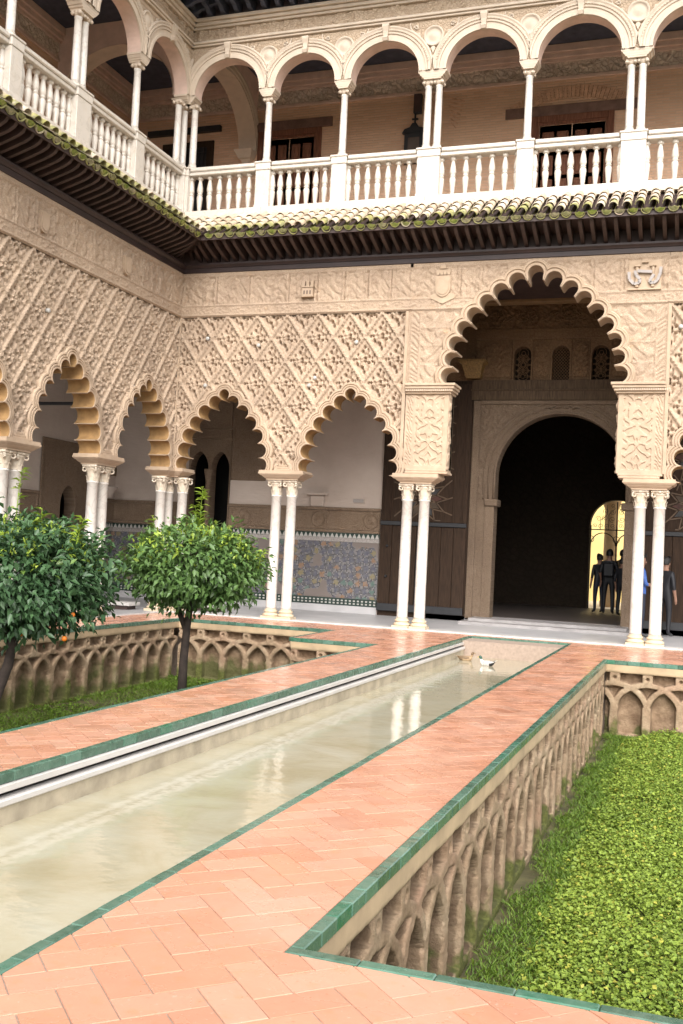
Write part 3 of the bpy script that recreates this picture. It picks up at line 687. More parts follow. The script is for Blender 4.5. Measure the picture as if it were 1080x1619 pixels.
for (x, y), l in (((-8.26, -.34), 'white marble column of the lower corner cluster of three, on the left arcade side'), ((-8.26, .02), 'white marble column at the very lower corner, half hidden behind two others'), ((-7.90, .02), 'white marble column of the lower corner cluster of three, on the right above the tree'),
                  ((-8.26, -3.12), 'pale marble column of the left arcade pair between the trees, the nearer one'), ((-8.26, -2.75), 'pale marble column of the left arcade pair between the trees, half hidden by its twin'), ((-8.26, -5.98), 'pale marble column at the left picture edge behind the leafy shoot, nearer of its pair'), ((-8.26, -5.61), 'pale marble column near the left picture edge behind the leafy shoot, farther of its pair')):
    dup(lowp, (x, y, 0), l, GL)

# ------------------------------------------------------------------ ground, walkways, pool
g = MB(); g.add([(-300, -300, -1.42), (300, -300, -1.42), (300, 300, -1.42), (-300, 300, -1.42)], [(0, 1, 2, 3)]); o = obj('ground', g, M['soil']); o['kind'] = 'structure'
PW, GW, NY, FGY, LX1, FY1, LGL, NTY, PFY = 1.02, 1.862, -17.27, -3.386, -3.457, -1.603, -6.976, -3.945, -.55
walk = struct('walkway', (0, -10, 0)); S0 = -24.
RECT = [(PW, GW, NY, FGY), (PW, 5.2, S0, NY), (-GW, -PW, S0, NTY), (LX1, -PW, NTY, FY1), (-8.0, -PW, FY1, -.2), (-PW, PW, PFY, -.2), (PW, 5.4, FGY, -.2), (-8.0, LGL, -13, FY1)]
sl = MB()
for x0, x1, y0, y1 in RECT: sl.box(x0, x1, y0, y1, -.03, -.004)
for x0, x1, y0, y1 in ((PW+.05, GW-.24, NY-.3, FGY+.3), (PW+.05, 5.2, S0, NY-.24), (-GW+.24, -PW-.05, S0, NTY+.3), (LX1+.24, -PW-.05, NTY+.24, FY1+.3), (-8.0, 5.3, FY1+.24, -.22), (PW+.05, 5.3, FGY+.24, FY1+.24), (-8.0, LGL-.24, -13, FY1+.24)): sl.box(x0, x1, y0, y1, -1.35, -.032)
obj('slab', sl, M['grout'], walk)
def clip(poly, x0, x1, y0, y1):
    for ax, v, sg in ((0, x0, 1), (0, x1, -1), (1, y0, 1), (1, y1, -1)):
        out = []
        for i in range(len(poly)):
            p, q = poly[i-1], poly[i]; a, b = sg*(p[ax]-v), sg*(q[ax]-v)
            if (a < 0) != (b < 0): t = a/(a-b); out.append((p[0]+(q[0]-p[0])*t, p[1]+(q[1]-p[1])*t))
            if b >= 0: out.append(q)
        poly = out
        if len(poly) < 3: return []
    return poly
tw = .157; jt = .0030; tiles = []; C45 = cos(pi/4)
rr = random.Random(3)
for i in range(-170, 110):
    for j in range(-170, 110):
        m = (i-j) % 4
        if m == 0: q = (i*tw, (i+2)*tw, j*tw, (j+1)*tw)
        elif m == 2: q = (i*tw, (i+1)*tw, (j-1)*tw, (j+1)*tw)
        else: continue
        a, b = (q[0]+q[1])/2, (q[2]+q[3])/2; cx, cy = (a-b)*C45+1.15, (a+b)*C45-.06
        if not (-8.3 < cx < 5.6 and -21.5 < cy < 0) or (cx < -6.5 and cy < -13.2): continue
        if not any(x0-.3 < cx < x1+.3 and y0-.3 < cy < y1+.3 for x0, x1, y0, y1 in RECT): continue
        A = [(q[0]+jt, q[2]+jt), (q[1]-jt, q[2]+jt), (q[1]-jt, q[3]-jt), (q[0]+jt, q[3]-jt)]
        P = [((u-v)*C45+1.15, (u+v)*C45-.06) for u, v in A]; rnd = rr.random(); dz = rr.uniform(-.0012, .0012); tl = (rr.uniform(-.004, .004), rr.uniform(-.004, .004))
        inu = lambda p: any(x0-1e-6 <= p[0] <= x1+1e-6 and y0-1e-6 <= p[1] <= y1+1e-6 for x0, x1, y0, y1 in RECT)
        if all(inu((P[k][0]+(P[k-1][0]-P[k][0])*f, P[k][1]+(P[k-1][1]-P[k][1])*f)) for k in range(4) for f in (0, .2, .4, .6, .8)): tiles.append((hypot(cx-CAM[0], cy-CAM[1]), P, rnd, dz, tl, cx, cy)); continue
        for R_ in RECT:
            c = clip(P, *R_)
            if c:
                ar = abs(sum(c[k-1][0]*c[k][1]-c[k][0]*c[k-1][1] for k in range(len(c))))/2
                if ar < .0004: continue
                tiles.append((hypot(cx-CAM[0], cy-CAM[1]), c, rnd, dz, tl, cx, cy))
def tile_into(mb, c, rnd, dz, tl, cx, cy):
    n = len(c); mx = sum(p[0] for p in c)/n; my = sum(p[1] for p in c)/n
    top = []; mid = []
    for x, y in c:
        d = hypot(x-mx, y-my) or 1; k = min(.0022/d, .3); z = dz+(x-cx)*tl[0]+(y-cy)*tl[1]
        top.append((x+(mx-x)*k, y+(my-y)*k, z+.0015)); mid.append((x, y, z-.0015))
    v = top+mid+[(x, y, -.012) for x, y in c]
    mb.add(v, [tuple(range(n))]+[(n*r+i, n*(r+1)+i, n*(r+1)+(i+1) % n, n*r+(i+1) % n) for r in (0, 1) for i in range(n)], 0, rnd)
def inview(x, y, z=0):
    d = Vector((x-CAM[0], y-CAM[1], z-CAM[2])); f = d.dot(fw)
    return f > .3 and abs(d.dot(rt)/f*FPX) < 545 and abs(d.dot(up)/f*FPX) < 815
tiles.sort(key=lambda t: t[0]); nb_ = 0; rest = MB()
for d, c, rnd, dz, tl, cx, cy in tiles:
    if nb_ < 290 and inview(cx, cy):
        m = MB(); tile_into(m, c, rnd, dz, tl, cx, cy); obj('terracotta_tile', m, M['terracotta'], walk, attr=True); nb_ += 1
    else: tile_into(rest, c, rnd, dz, tl, cx, cy)
obj('terracotta_tiles', rest, M['terracotta'], walk, kind='stuff', attr=True)
# green glazed edging; void lies on the side n of the terracotta edge
def edging(root, p0, p1, n, ln=.20, w=.064, cnt=None):
    L = hypot(p1[0]-p0[0], p1[1]-p0[1]); k = int(round(L/ln)); rest = MB(); ux, uy = (p1[0]-p0[0])/L, (p1[1]-p0[1])/L
    for i in range(k):
        a, b = L*i/k+.001, L*(i+1)/k-.001; j = rr.uniform(-.0015, .0015); zt = .004+rr.uniform(-.0015, .002)
        xs = [p0[0]+ux*a, p0[0]+ux*b]; ys = [p0[1]+uy*a, p0[1]+uy*b]
        xx = sorted([xs[0]+n[0]*(.0015), xs[1]+n[0]*(w+j)] if n[0] else xs); yy = sorted([ys[0]+n[1]*(.0015), ys[1]+n[1]*(w+j)] if n[1] else ys)
        m = MB() if inview((xx[0]+xx[1])/2, (yy[0]+yy[1])/2) else rest
        m.box(xx[0], xx[1], yy[0], yy[1], -.064+j, zt, 0, .005, rr.random())
        if m is not rest: obj('edging_tile', m, M['glaze'], root, attr=True)
    if rest.v: obj('edging_tiles', rest, M['glaze'], root, kind='stuff', attr=True)
ge = struct('garden_edging', (0, -10, 0)); pe = struct('pool_edging', (0, -10, 0))
edging(ge, (GW, NY+.066), (GW, FGY-.066), (1, 0)); edging(ge, (GW, NY), (5.2, NY), (0, 1), .30); edging(ge, (GW, FGY), (5.2, FGY), (0, -1))
edging(pe, (PW, S0), (PW, PFY), (-1, 0)); edging(pe, (-PW, S0), (-PW, PFY), (1, 0)); edging(pe, (-PW+.066, PFY), (PW-.066, PFY), (0, -1))
ge2 = struct('garden_edging', (-4, -8, 0))
edging(ge2, (-GW, -19), (-GW, NTY-.066), (-1, 0)); edging(ge2, (LX1, NTY), (-GW, NTY), (0, -1)); edging(ge2, (LX1, NTY), (LX1, FY1-.066), (-1, 0)); edging(ge2, (LGL, FY1), (LX1, FY1), (0, -1)); edging(ge2, (LGL, -13), (LGL, FY1-.066), (1, 0))
# pool basin
pb = struct('pool_basin', (0, -10, -.5)); m = MB()
m.box(-1.0, 1.0, S0, PFY-.02, -.9, -.6); obj('pool_floor', m, M['concrete'], pb)
def pool_side(nm, f, mat):
    m = MB(); f(m); obj(nm, m, mat, pb)
xe = PW-.064
for sg in (-1, 1):
    X = lambda a, b: sorted((sg*a, sg*b))
    pool_side('white_rim', lambda m: m.box(*X(xe-.028, PW+.0), S0, PFY-.064+.0, -.112, -.066, 0, .004), M['kerb'])
    pool_side('slot_back', lambda m: m.box(*X(xe+.03, PW), S0, PFY-.1, -.148, -.113), M['black'])
    pool_side('lower_ledge', lambda m: m.box(*X(xe-.055, PW), S0, PFY-.10, -.20, -.149, 0, .01), M['kerb'])
    pool_side('pool_wall', lambda m: m.box(*X(xe-.03, PW), S0, PFY-.10, -.7, -.201), M['concrete'])
pool_side('white_rim', lambda m: m.box(-xe+.029, xe-.029, PFY-.092, PFY-.0, -.112, -.066, 0, .004), M['kerb'])
pool_side('slot_back', lambda m: m.box(-xe, xe, PFY-.05, PFY, -.148, -.113), M['black'])
pool_side('lower_ledge', lambda m: m.box(-xe+.056, xe-.056, PFY-.12, PFY, -.20, -.149, 0, .01), M['kerb'])
pool_side('pool_wall', lambda m: m.box(-xe+.031, xe-.031, PFY-.105, PFY, -.7, -.201), simple('pale_pool_end', (.47, .41, .325), .7, .18, 4, .3, 30))
m = MB(); m.tube([(.12, PFY-.13, -.255), (.12, PFY-.10, -.255)], .03, 12); obj('inlet_pipe', m, M['black'], pb)
g = MB(); g.add([(-1.0, S0, -.33), (1.0, S0, -.33), (1.0, PFY-.09, -.33), (-1.0, PFY-.09, -.33)], [(0, 1, 2, 3)]); o = obj('water', g, M['water']); o['kind'] = 'structure'

# ------------------------------------------------------------------ blind-arched garden walls
BAY = .52
def blind(S, Z, ph, rough, full=False):
    dist = np.full(S.shape, 9.)
    base = np.round((S-ph)/BAY)*BAY+ph
    wob = rough*(fbm(S*7, Z*7, 3)-.47)
    for k in (-1, 0, 1):
        c = base+k*BAY; e = np.sqrt(((S-c)/BAY)**2+((Z+.80)/.43)**2)
        dist = np.minimum(dist, np.where(Z > -.80, np.abs(e-1)*.46-.046, 9.))
        dist = np.minimum(dist, np.where(Z < -.74, np.abs(S-c)-.070, 9.))
        sq = np.maximum(np.abs(S-c)-.085, np.maximum(-.40-Z, Z+.18)); dist = np.minimum(dist, sq)
    dist = np.minimum(dist, np.where(Z > -.24, -.195-Z, 9.)); dist = np.where(Z > -.195, -1, dist); dist = np.where(Z < -1.19, np.minimum(dist, Z+1.19), dist)
    dist = dist+wob
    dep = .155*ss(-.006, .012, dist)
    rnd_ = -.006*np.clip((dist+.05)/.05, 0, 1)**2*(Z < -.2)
    h = -dep+rnd_
    hole = np.hypot(S-base, Z+.275); h = np.where(Z > -.35, h-.08*np.exp(-(hole/.026)**4), h)
    er = (fbm(S*9+3, Z*9, 4)-.47); h = h+.075*.06*er*5*ss(-.15, -.28, Z)*.5+.012*(fbm(S*40, Z*40, 2)-.4)*ss(-.12, -.22, Z)*(1-ss(-.012, .0, dist)*(1-ss(.012, .03, dist)))
    h = h-.018*ss(-.17, -.21, Z+.04*(fbm(S*5, Z*2, 3)-.5))
    return (h, dist) if full else h
HHB = blind
def garden_wall(mp, s0, s1, ph, label, st, flip=False, rough=.022, loc=(0, 0, 0), mat=None):
    t = thing('garden_wall', label, 'garden wall', loc)
    V, Q, S, Z = grid(mp, s0, s1, -1.27, -.064, st, lambda a, b: blind(a, b, ph, rough))
    if flip: Q = Q[:, ::-1]
    cz = Z[Q].mean(1); cs = np.floor((S[Q].mean(1)-ph)/BAY+.5).astype(int)
    up_ = cz > -.19
    v, q = sub(V, Q[up_]); npobj('rendered_band', v, q, M['render'], t)
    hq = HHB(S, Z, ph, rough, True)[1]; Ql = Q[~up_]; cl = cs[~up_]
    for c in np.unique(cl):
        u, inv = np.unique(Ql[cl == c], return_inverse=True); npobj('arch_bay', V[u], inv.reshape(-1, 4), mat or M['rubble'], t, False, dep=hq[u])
    return t
RUB = M['rubble_dry']
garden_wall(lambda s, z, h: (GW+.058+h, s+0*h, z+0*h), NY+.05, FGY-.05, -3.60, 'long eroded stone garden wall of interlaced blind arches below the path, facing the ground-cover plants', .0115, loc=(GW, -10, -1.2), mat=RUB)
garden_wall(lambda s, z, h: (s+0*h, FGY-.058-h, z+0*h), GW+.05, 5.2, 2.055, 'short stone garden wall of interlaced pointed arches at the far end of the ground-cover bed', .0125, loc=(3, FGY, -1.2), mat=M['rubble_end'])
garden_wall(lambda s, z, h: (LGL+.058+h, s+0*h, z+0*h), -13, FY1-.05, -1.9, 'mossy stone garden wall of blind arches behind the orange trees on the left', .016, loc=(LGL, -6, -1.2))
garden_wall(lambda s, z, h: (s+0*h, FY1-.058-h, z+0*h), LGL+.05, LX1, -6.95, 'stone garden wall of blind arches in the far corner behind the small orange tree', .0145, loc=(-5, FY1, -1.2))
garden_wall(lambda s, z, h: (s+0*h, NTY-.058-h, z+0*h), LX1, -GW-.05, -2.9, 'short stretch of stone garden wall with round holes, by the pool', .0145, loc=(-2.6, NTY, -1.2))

# ------------------------------------------------------------------ gallery floors
gf = struct('gallery_floor', (0, 1, 0)); m = MB()
m.box(-11.9, 9, .26, 3.65, -.3, .022); m.box(-11.9, -8.02, -13, .26, -.3, .0215); m.box(-3, 3, 3.65, 4.1, -.3, .14); obj('paving', m, M['floor_grey'], gf)
x = -8.0
while x < 5.5:
    w = rr.uniform(.9, 1.3); m = MB(); m.box(x+.002, x+w-.002, -.2, .258, -.3, .026, 0, .004); obj('kerb_stone', m, M['kerb'], gf); x += w
y = -13
while y < -.25:
    w = rr.uniform(.9, 1.3); m = MB(); m.box(-8.018, -7.985, y+.002, min(y+w, -.2)-.002, -.3, .026, 0, .004); obj('kerb_stone', m, M['kerb'], gf); y += w
for k, (z, y0) in enumerate(((.085, 2.55), (.15, 2.95))):
    m = MB(); m.box(-1.95+.15*k, 1.95-.15*k, y0, 3.7, -.1, z, 0, .008); obj('door_step', m, simple('worn_step', (.27, .25, .245), .5, .25, 3, .2, 30), gf)

# ------------------------------------------------------------------ rear walls of the lower gallery
RY, RX = 3.65, -11.91
MRB = lambda s, z, h: (s+0*h, RY-h+0*s, z+0*h); MRL = lambda s, z, h: (RX+h+0*s, s+0*h, z+0*h)
rw = thing('gallery_wall', 'pale plastered rear wall of the lower gallery with mosaic tile dado, right of the corner', 'wall', (-6, RY, 3))
rl = thing('gallery_wall', 'pale plastered rear wall of the left gallery seen through the scalloped arches', 'wall', (RX, -4, 3))
def panel(nm, mp, s0, s1, z0, z1, h0, h1, mat, par, c=.006):
    a = mp(s0, z0, h0); b = mp(s1, z1, h1); lo = [min(p, q) for p, q in zip(a, b)]; hi = [max(p, q) for p, q in zip(a, b)]
    m = MB(); m.box(lo[0], hi[0], lo[1], hi[1], lo[2], hi[2], 0, c, 1.0); return obj(nm, m, mat, par)
def dado(mp, s0, s1, par, wear, carv, medals=()):
    m = MB(); a = mp(s0, .0, .0); b = mp(s1, 0, .028)
    panel('skirting', mp, s0, s1, .02, .20, -.05, .02, M['floor_grey'], par)
    p = panel('mosaic_panel', mp, s0, s1, .38, 1.80, -.05, .022, M['mosaic'], par, .003)
    me = p.data; at = me.attributes.new('rnd', 'FLOAT', 'FACE'); at.data.foreach_set('value', [wear]*len(me.polygons))
    panel('lower_border', mp, s0, s1, .202, .378, -.05, .024, M['tile_black'], par)
    k = int((s1-s0)/.105); t = MB()
    for i in range(k):
        for zc in (.255, .325): bar(t, mp, s0+(i+.22)*(s1-s0)/k, s0+(i+.78)*(s1-s0)/k, zc-.022, zc+.022, .01, .027)
    obj('border_checks', t, M['tile_white'], par, kind='stuff')
    panel('patterned_band', mp, s0, s1, 1.80, 1.892, -.05, .024, M['tile_line'], par, .002)
    panel('tooth_band', mp, s0, s1, 1.895, 2.02, -.05, .022, M['tile_black'], par, .002)
    k = int((s1-s0)/.118); t = MB()
    for i in range(k):
        c = s0+(i+.5)*(s1-s0)/k; w = (s1-s0)/k*.46; t.prism([(c-w, 1.90), (c+w, 1.90), (c+w*.15, 2.005), (c-w*.15, 2.005)], mp, .0, .026)
    obj('white_teeth', t, M['tile_white'], par, kind='stuff')
    panel('carved_frieze', mp, s0, s1, 2.10, 2.58, -.05, .03, carv, par)
    panel('frieze_moulding', mp, s0, s1, 2.585, 2.66, -.05, .06, M['carved_dim'], par); panel('frieze_moulding', mp, s0, s1, 2.03, 2.095, -.05, .045, M['carved_dim'], par)
    for c in medals:
        t = MB(); rings = []
        for r, h in ((.20, .03), (.20, .05), (.17, .055), (.165, .04), (.10, .042), (.07, .06), (.0001, .066)): rings.append([mp(c+r*cos(u), 2.34+r*sin(u), h) for u in np.linspace(0, 2*pi, 20, endpoint=False)])
        t.loft(rings, cap=False); obj('medallion', t, M['carved_dim'], par, True)
    e = s0+.45
    while e < s1:
        panel('frieze_divider', mp, e, e+.05, 2.10, 2.58, .0, .042, M['carved_dim'], par); e += 1.15
panel('plaster', MRB, -8.45, -4.26, 2.661, 7.7, -.3, 0, M['plaster'], rw); panel('plaster', MRB, -12.0, -9.66, 2.661, 7.7, -.3, 0, M['plaster'], rw); panel('plaster', MRB, -9.659, -8.451, 4.35, 7.7, -.3, 0, M['plaster'], rw)
panel('core', MRB, -8.45, -4.26, -.3, 2.66, -.3, -.02, M['plaster'], rw); panel('core', MRB, -12.0, -9.66, -.3, 2.66, -.3, -.02, M['plaster'], rw)
dado(MRB, -8.44, -4.27, rw, 1.0, M['carved_dim'], (-7.95, -5.9, -4.5)); dado(MRB, -12.0, -9.67, rw, 0.0, M['carved_dim'])
# twin-arched opening with carved surround
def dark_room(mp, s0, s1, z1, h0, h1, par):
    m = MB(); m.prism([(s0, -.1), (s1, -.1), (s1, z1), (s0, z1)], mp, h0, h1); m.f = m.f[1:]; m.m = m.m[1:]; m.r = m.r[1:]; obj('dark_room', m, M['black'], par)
def arch_wall(mb, mp, s0, s1, z1, c, hw, zs, rise, h0, h1, n=24, mi=0, point=0.0, z0=0, mi2=None):
    th = np.linspace(0, pi, n+1); pts = []
    for t in th:
        x = -cos(t)*hw; z = sin(t)*rise*(1+point*(1-abs(cos(t)))); pts.append((c+x, zs+z))
    cols = [(s0, zs)]+pts+[(s1, zs)]
    for h, fl in ((h1, False), (h0, True)):
        for i in range(n):
            a, b = pts[i], pts[i+1]; v = [mp(a[0], a[1], h), mp(b[0], b[1], h), mp(b[0], z1, h), mp(a[0], z1, h)]; mb.add(v, [(0, 1, 2, 3)] if not fl else [(3, 2, 1, 0)], mi)
        for a, b in ((s0, c-hw), (c+hw, s1)):
            if b-a > 1e-4: v = [mp(a, z0, h), mp(b, z0, h), mp(b, z1, h), mp(a, z1, h)]; mb.add(v, [(0, 1, 2, 3)] if not fl else [(3, 2, 1, 0)], mi)
    full = [(c-hw, z0)]+pts+[(c+hw, z0)]
    v = [mp(p[0], p[1], h1) for p in full]+[mp(p[0], p[1], h0) for p in full]; N = len(full)
    mb.add(v, [(i, N+i, N+i+1, i+1) for i in range(N-1)], mi if mi2 is None else mi2)
    return pts
tw_ = thing('twin_doorway', 'dark doorway under two small pointed arches with a carved surround, behind the small orange tree', 'doorway', (-9.05, RY, 2))
m = MB(); arch_wall(m, MRB, -9.67, -9.06, 4.36, -9.36, .27, 3.55, .42, -.3, .03, 16, point=.12); arch_wall(m, MRB, -9.06, -8.45, 4.36, -8.75, .27, 3.55, .42, -.3, .03, 16, point=.12); obj('arched_wall', m, M['carved_dim'], tw_)
m = MB(); m.lathe([(.07, 0), (.07, 3.1), (.06, 3.2), (.12, 3.5), (.12, 3.55)], (-9.055, RY-.08, 0), 14); obj('middle_column', m, M['carved_dim'], tw_, True)
panel('carved_panel', MRB, -8.44, -7.44, 3.28, 5.9, .0, .035, M['carved_dim'], tw_); panel('carved_lintel', MRB, -9.9, -8.45, 4.37, 4.62, .0, .05, M['carved_dim'], tw_); panel('carved_panel', MRB, -9.9, -8.46, 4.63, 5.9, .0, .035, M['carved_dim'], tw_)
for x in (-8.42, -7.47): panel('panel_border', MRB, x, x+.05, 3.29, 5.89, .03, .05, M['carved_dim'], tw_)
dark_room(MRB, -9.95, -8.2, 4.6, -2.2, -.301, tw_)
panel('console', MRB, -6.15, -5.78, 2.67, 2.95, .0, .10, M['plaster'], rw, .03); panel('console_slab', MRB, -6.25, -5.68, 2.952, 3.02, .0, .18, M['plaster'], rw)
panel('wall_plaque', MRB, -5.02, -4.71, 2.78, 2.90, .0, .03, M['plaster'], rw); panel('plaque_face', MRB, -5.0, -4.73, 2.797, 2.883, .03, .034, flat('plaque_grey', (.30, .27, .25)), rw)
# left gallery rear wall
panel('plaster', MRL, -13, 1.0, 2.661, 7.7, -.3, 0, M['plaster'], rl); panel('plaster', MRL, 1.85, 3.65, 2.661, 7.7, -.3, 0, M['plaster'], rl); panel('plaster', MRL, 1.001, 1.849, 3.2, 7.7, -.3, 0, M['plaster'], rl)
panel('core', MRL, -13, 1.0, -.3, 2.66, -.3, -.02, M['plaster'], rl); panel('core', MRL, 1.85, 3.65, -.3, 2.66, -.3, -.02, M['plaster'], rl)
dado(MRL, -13, .2, rl, 0.0, M['carved_dim_l']); dado(MRL, 2.35, 3.62, rl, 0.0, M['carved_dim_l'])
ad = thing('arched_doorway', 'small dark arched doorway in a carved surround, seen through the left arcade', 'doorway', (RX, 1.42, 1.5))
m = MB(); arch_wall(m, MRL, .21, 2.34, 3.99, 1.42, .33, 2.4, .42, -.3, .03, 16, point=.15); obj('arched_wall', m, M['carved_dim_l'], ad)
panel('panel_border', MRL, .21, .29, 0, 3.98, .031, .055, M['carved_dim_l'], ad); panel('panel_border', MRL, 2.26, 2.34, 0, 3.98, .031, .055, M['carved_dim_l'], ad); panel('panel_border', MRL, .30, 2.25, 3.9, 3.98, .031, .055, M['carved_dim_l'], ad)
dark_room(MRL, .4, 2.4, 3.4, -2.2, -.301, ad)
panel('carved_panel', MRL, 4.4-2.1, 3.64, 3.3, 6.4, .0, .03, M['carved_dim_l'], rl)
m = MB(); m.lathe([(.10, 0), (.13, .1), (.20, .22), (.24, .25), (.24, .3)], (RX+.18, 3.05, 2.68), 14); obj('console', m, M['plaster'], rl, True)
# ceiling of the lower gallery = floor of the upper one
uf = struct('gallery_ceiling', (0, 2, 8)); m = MB()
m.box(-11.95, 6.0, .28, 3.95, 7.75, 7.9); m.box(-11.95, -8.55, -13, .279, 7.75, 7.9); obj('lower_ceiling', m, M['wood_dark'], uf)
m = MB(); m.box(-11.95, 6.0, -.05, 3.95, 8.75, 8.98); m.box(-11.95, -8.21, -13, -.051, 8.75, 8.98); obj('upper_floor', m, simple('pale_brick_paving', (.60, .47, .37), .8), uf)
m = MB(); m.box(-8.5, 6.0, -.17, .27, 7.83, 8.749); m.box(-8.58, -8.09, -13, -.171, 7.83, 8.749); obj('eave_core', m, M['wood_dark'], uf)

# ------------------------------------------------------------------ great doorway
dw = thing('great_doorway', 'tall round-arched carved doorway with three lattice windows above, in the middle of the rear wall', 'doorway', (0, RY, 3))
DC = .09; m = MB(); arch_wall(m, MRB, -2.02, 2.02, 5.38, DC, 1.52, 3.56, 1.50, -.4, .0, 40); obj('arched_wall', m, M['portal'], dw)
def arc_tube(rad, r, nm, mat, h, wav=0):
    m = MB(); pts = []
    for k in range(97): t = pi*k/96; rr_ = rad+wav*cos(t*60); pts.append(MRB(DC-cos(t)*rr_, 3.56+sin(t)*rr_*.985, h))
    pts = [MRB(DC-rad, 2.98, h)]+pts+[MRB(DC+rad, 2.98, h)]; m.tube(pts, r, 6); obj(nm, m, mat, dw, True)
arc_tube(1.55, .03, 'arch_bead', M['portal'], .0); arc_tube(1.68, .022, 'arch_ribbon', M['portal'], .01, .018); arc_tube(1.80, .028, 'arch_rim', M['portal'], .0)
for sx in (-1, 1):
    m = MB(); m.box(DC+min(sx*1.44, sx*1.76), DC+max(sx*1.44, sx*1.76), RY-.07, RY+.41, 2.82, 2.99, 0, .02); obj('jamb_bracket', m, M['portal'], dw)
    m = MB(); m.box(DC+min(sx*1.521, sx*1.75), DC+max(sx*1.521, sx*1.75), RY-.025, RY-.001, .1, 2.819, 0, .008); obj('jamb_panel', m, M['portal'], dw)
    m = MB(); m.box(min(sx*1.86, sx*2.03), max(sx*1.86, sx*2.03), RY-.06, RY-.002, .1, 5.37, 0, .015); obj('jamb_moulding', m, M['portal'], dw)
panel('alfiz_moulding', MRB, -1.85, 1.85, 5.28, 5.376, .001, .05, M['portal'], dw)
panel('wood_lintel', MRB, -2.08, 2.08, 5.381, 5.86, -.4, .09, M['lintel_wood'], dw); panel('lintel_shelf', MRB, -2.1, 2.1, 5.60, 5.64, .05, .115, M['lintel_wood'], dw)
V, Q, S, Z = grid(MRB, -1.83, 1.83, 3.02, 5.27, .018, lambda a, b: .004+.026*arab(np.abs(a-DC), b, 30), lambda a, b: (np.hypot(a-DC, (b-3.56)*1.0) > 1.84) & (b > 3.0))
npobj('carved_spandrel', V, Q, M['portal'], dw)
# window tier
edges = [-2.06, -1.95, -1.24]
wins = (-.90, .01, .93)
panel('tier_wall', MRB, -4.3, -2.06, 5.861, 7.7, -.4, -.02, M['carved_dark'], dw); panel('tier_wall', MRB, 2.06, 4.3, 5.861, 7.7, -.4, -.02, M['carved_dark'], dw)
for a, b in ((-2.05, -1.16), (-.65, -.24), (.26, .68), (1.18, 2.05)):
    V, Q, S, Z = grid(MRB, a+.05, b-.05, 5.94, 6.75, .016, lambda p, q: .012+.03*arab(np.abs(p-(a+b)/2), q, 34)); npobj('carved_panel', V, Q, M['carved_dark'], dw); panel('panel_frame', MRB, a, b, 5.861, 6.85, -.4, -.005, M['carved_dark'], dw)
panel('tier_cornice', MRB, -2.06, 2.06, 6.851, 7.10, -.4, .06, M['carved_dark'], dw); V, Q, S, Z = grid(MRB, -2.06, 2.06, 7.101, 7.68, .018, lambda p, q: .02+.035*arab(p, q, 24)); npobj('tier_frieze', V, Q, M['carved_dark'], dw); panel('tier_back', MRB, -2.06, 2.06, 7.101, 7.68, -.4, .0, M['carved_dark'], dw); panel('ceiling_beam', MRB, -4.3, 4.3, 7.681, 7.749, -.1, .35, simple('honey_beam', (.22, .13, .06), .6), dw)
for c in (-1.6, -.72, .16, 1.04, 1.92):
    t = MB(); 
    for r0_, hh in ((.24, .05), (.12, .07)):
        pts = [MRB(c+(r0_+.03*cos(6*u))*cos(u), 7.39+(r0_+.03*cos(6*u))*sin(u), hh) for u in np.linspace(0, 2*pi, 40)]; t.tube(pts, .02, 6)
    obj('frieze_rosette', t, M['carved_dark'], dw, True)
t = MB()
for sg in (1, -1): t.tube([MRB(x, 7.39+sg*.10*sin((x+1.6)*2*pi/.88*1.0), .04) for x in np.linspace(-2.0, 2.0, 100)], .018, 6)
obj('frieze_interlace', t, M['carved_dark'], dw, True)
for i, c in enumerate(wins):
    m = MB(); hw = .205; arch_wall(m, MRB, c-.245, c+.245, 6.85, c, hw, 6.48, .21, -.3, .01, 14, z0=5.862); 
    w = obj('lattice_window', m, M['carved_dark'], dw)
    t = MB()
    def seg(a, b, r=.010):
        t.tube([MRB(a[0], a[1], -.12), MRB(b[0], b[1], -.12)], r, 4)
    inside = lambda x, z: abs(x-c) <= hw and 5.87 < z < (6.48+.21*sqrt(max(0, 1-((x-c)/hw)**2)))
    if i == 1:
        for k in range(-12, 20):
            for sg in (1, -1):
                pts = [(c-hw+u*2*hw, 5.87+k*.078+(u if sg > 0 else 1-u)*2*hw*1.1) for u in np.linspace(0, 1, 13)]
                run = [p for p in pts if inside(*p)]
                if len(run) > 1: seg(run[0], run[-1], .007)
    else:
        for zc in (5.98, 6.26, 6.54):
            for q in range(8):
                a = q*pi/4+pi/8; p0 = (c+.05*cos(a), zc+.05*sin(a))
                for a2 in (a-.35, a+.35):
                    p1 = (c+.20*cos(a2), zc+.20*sin(a2))
                    if inside(*p1): seg(p0, p1, .008)
                b = a+pi/4; p2 = (c+.05*cos(b), zc+.05*sin(b)); seg(p0, p2, .008)
                q1 = (c+.12*cos(a), zc+.12*sin(a)); q2 = (c+.12*cos(b), zc+.12*sin(b)); seg(q1, q2, .008)
            seg((c-hw, zc+.14), (c+hw, zc+.14), .008)
    obj('window_lattice', t, M['carved_dark'], w, kind='stuff')
m = MB(); m.prism([(-1.3, 5.7), (1.4, 5.7), (1.4, 7.0), (-1.3, 7.0)], MRB, -1.2, -.405); m.f = m.f[1:]; m.m = m.m[1:]; m.r = m.r[1:]; obj('dark_behind', m, M['black'], dw)
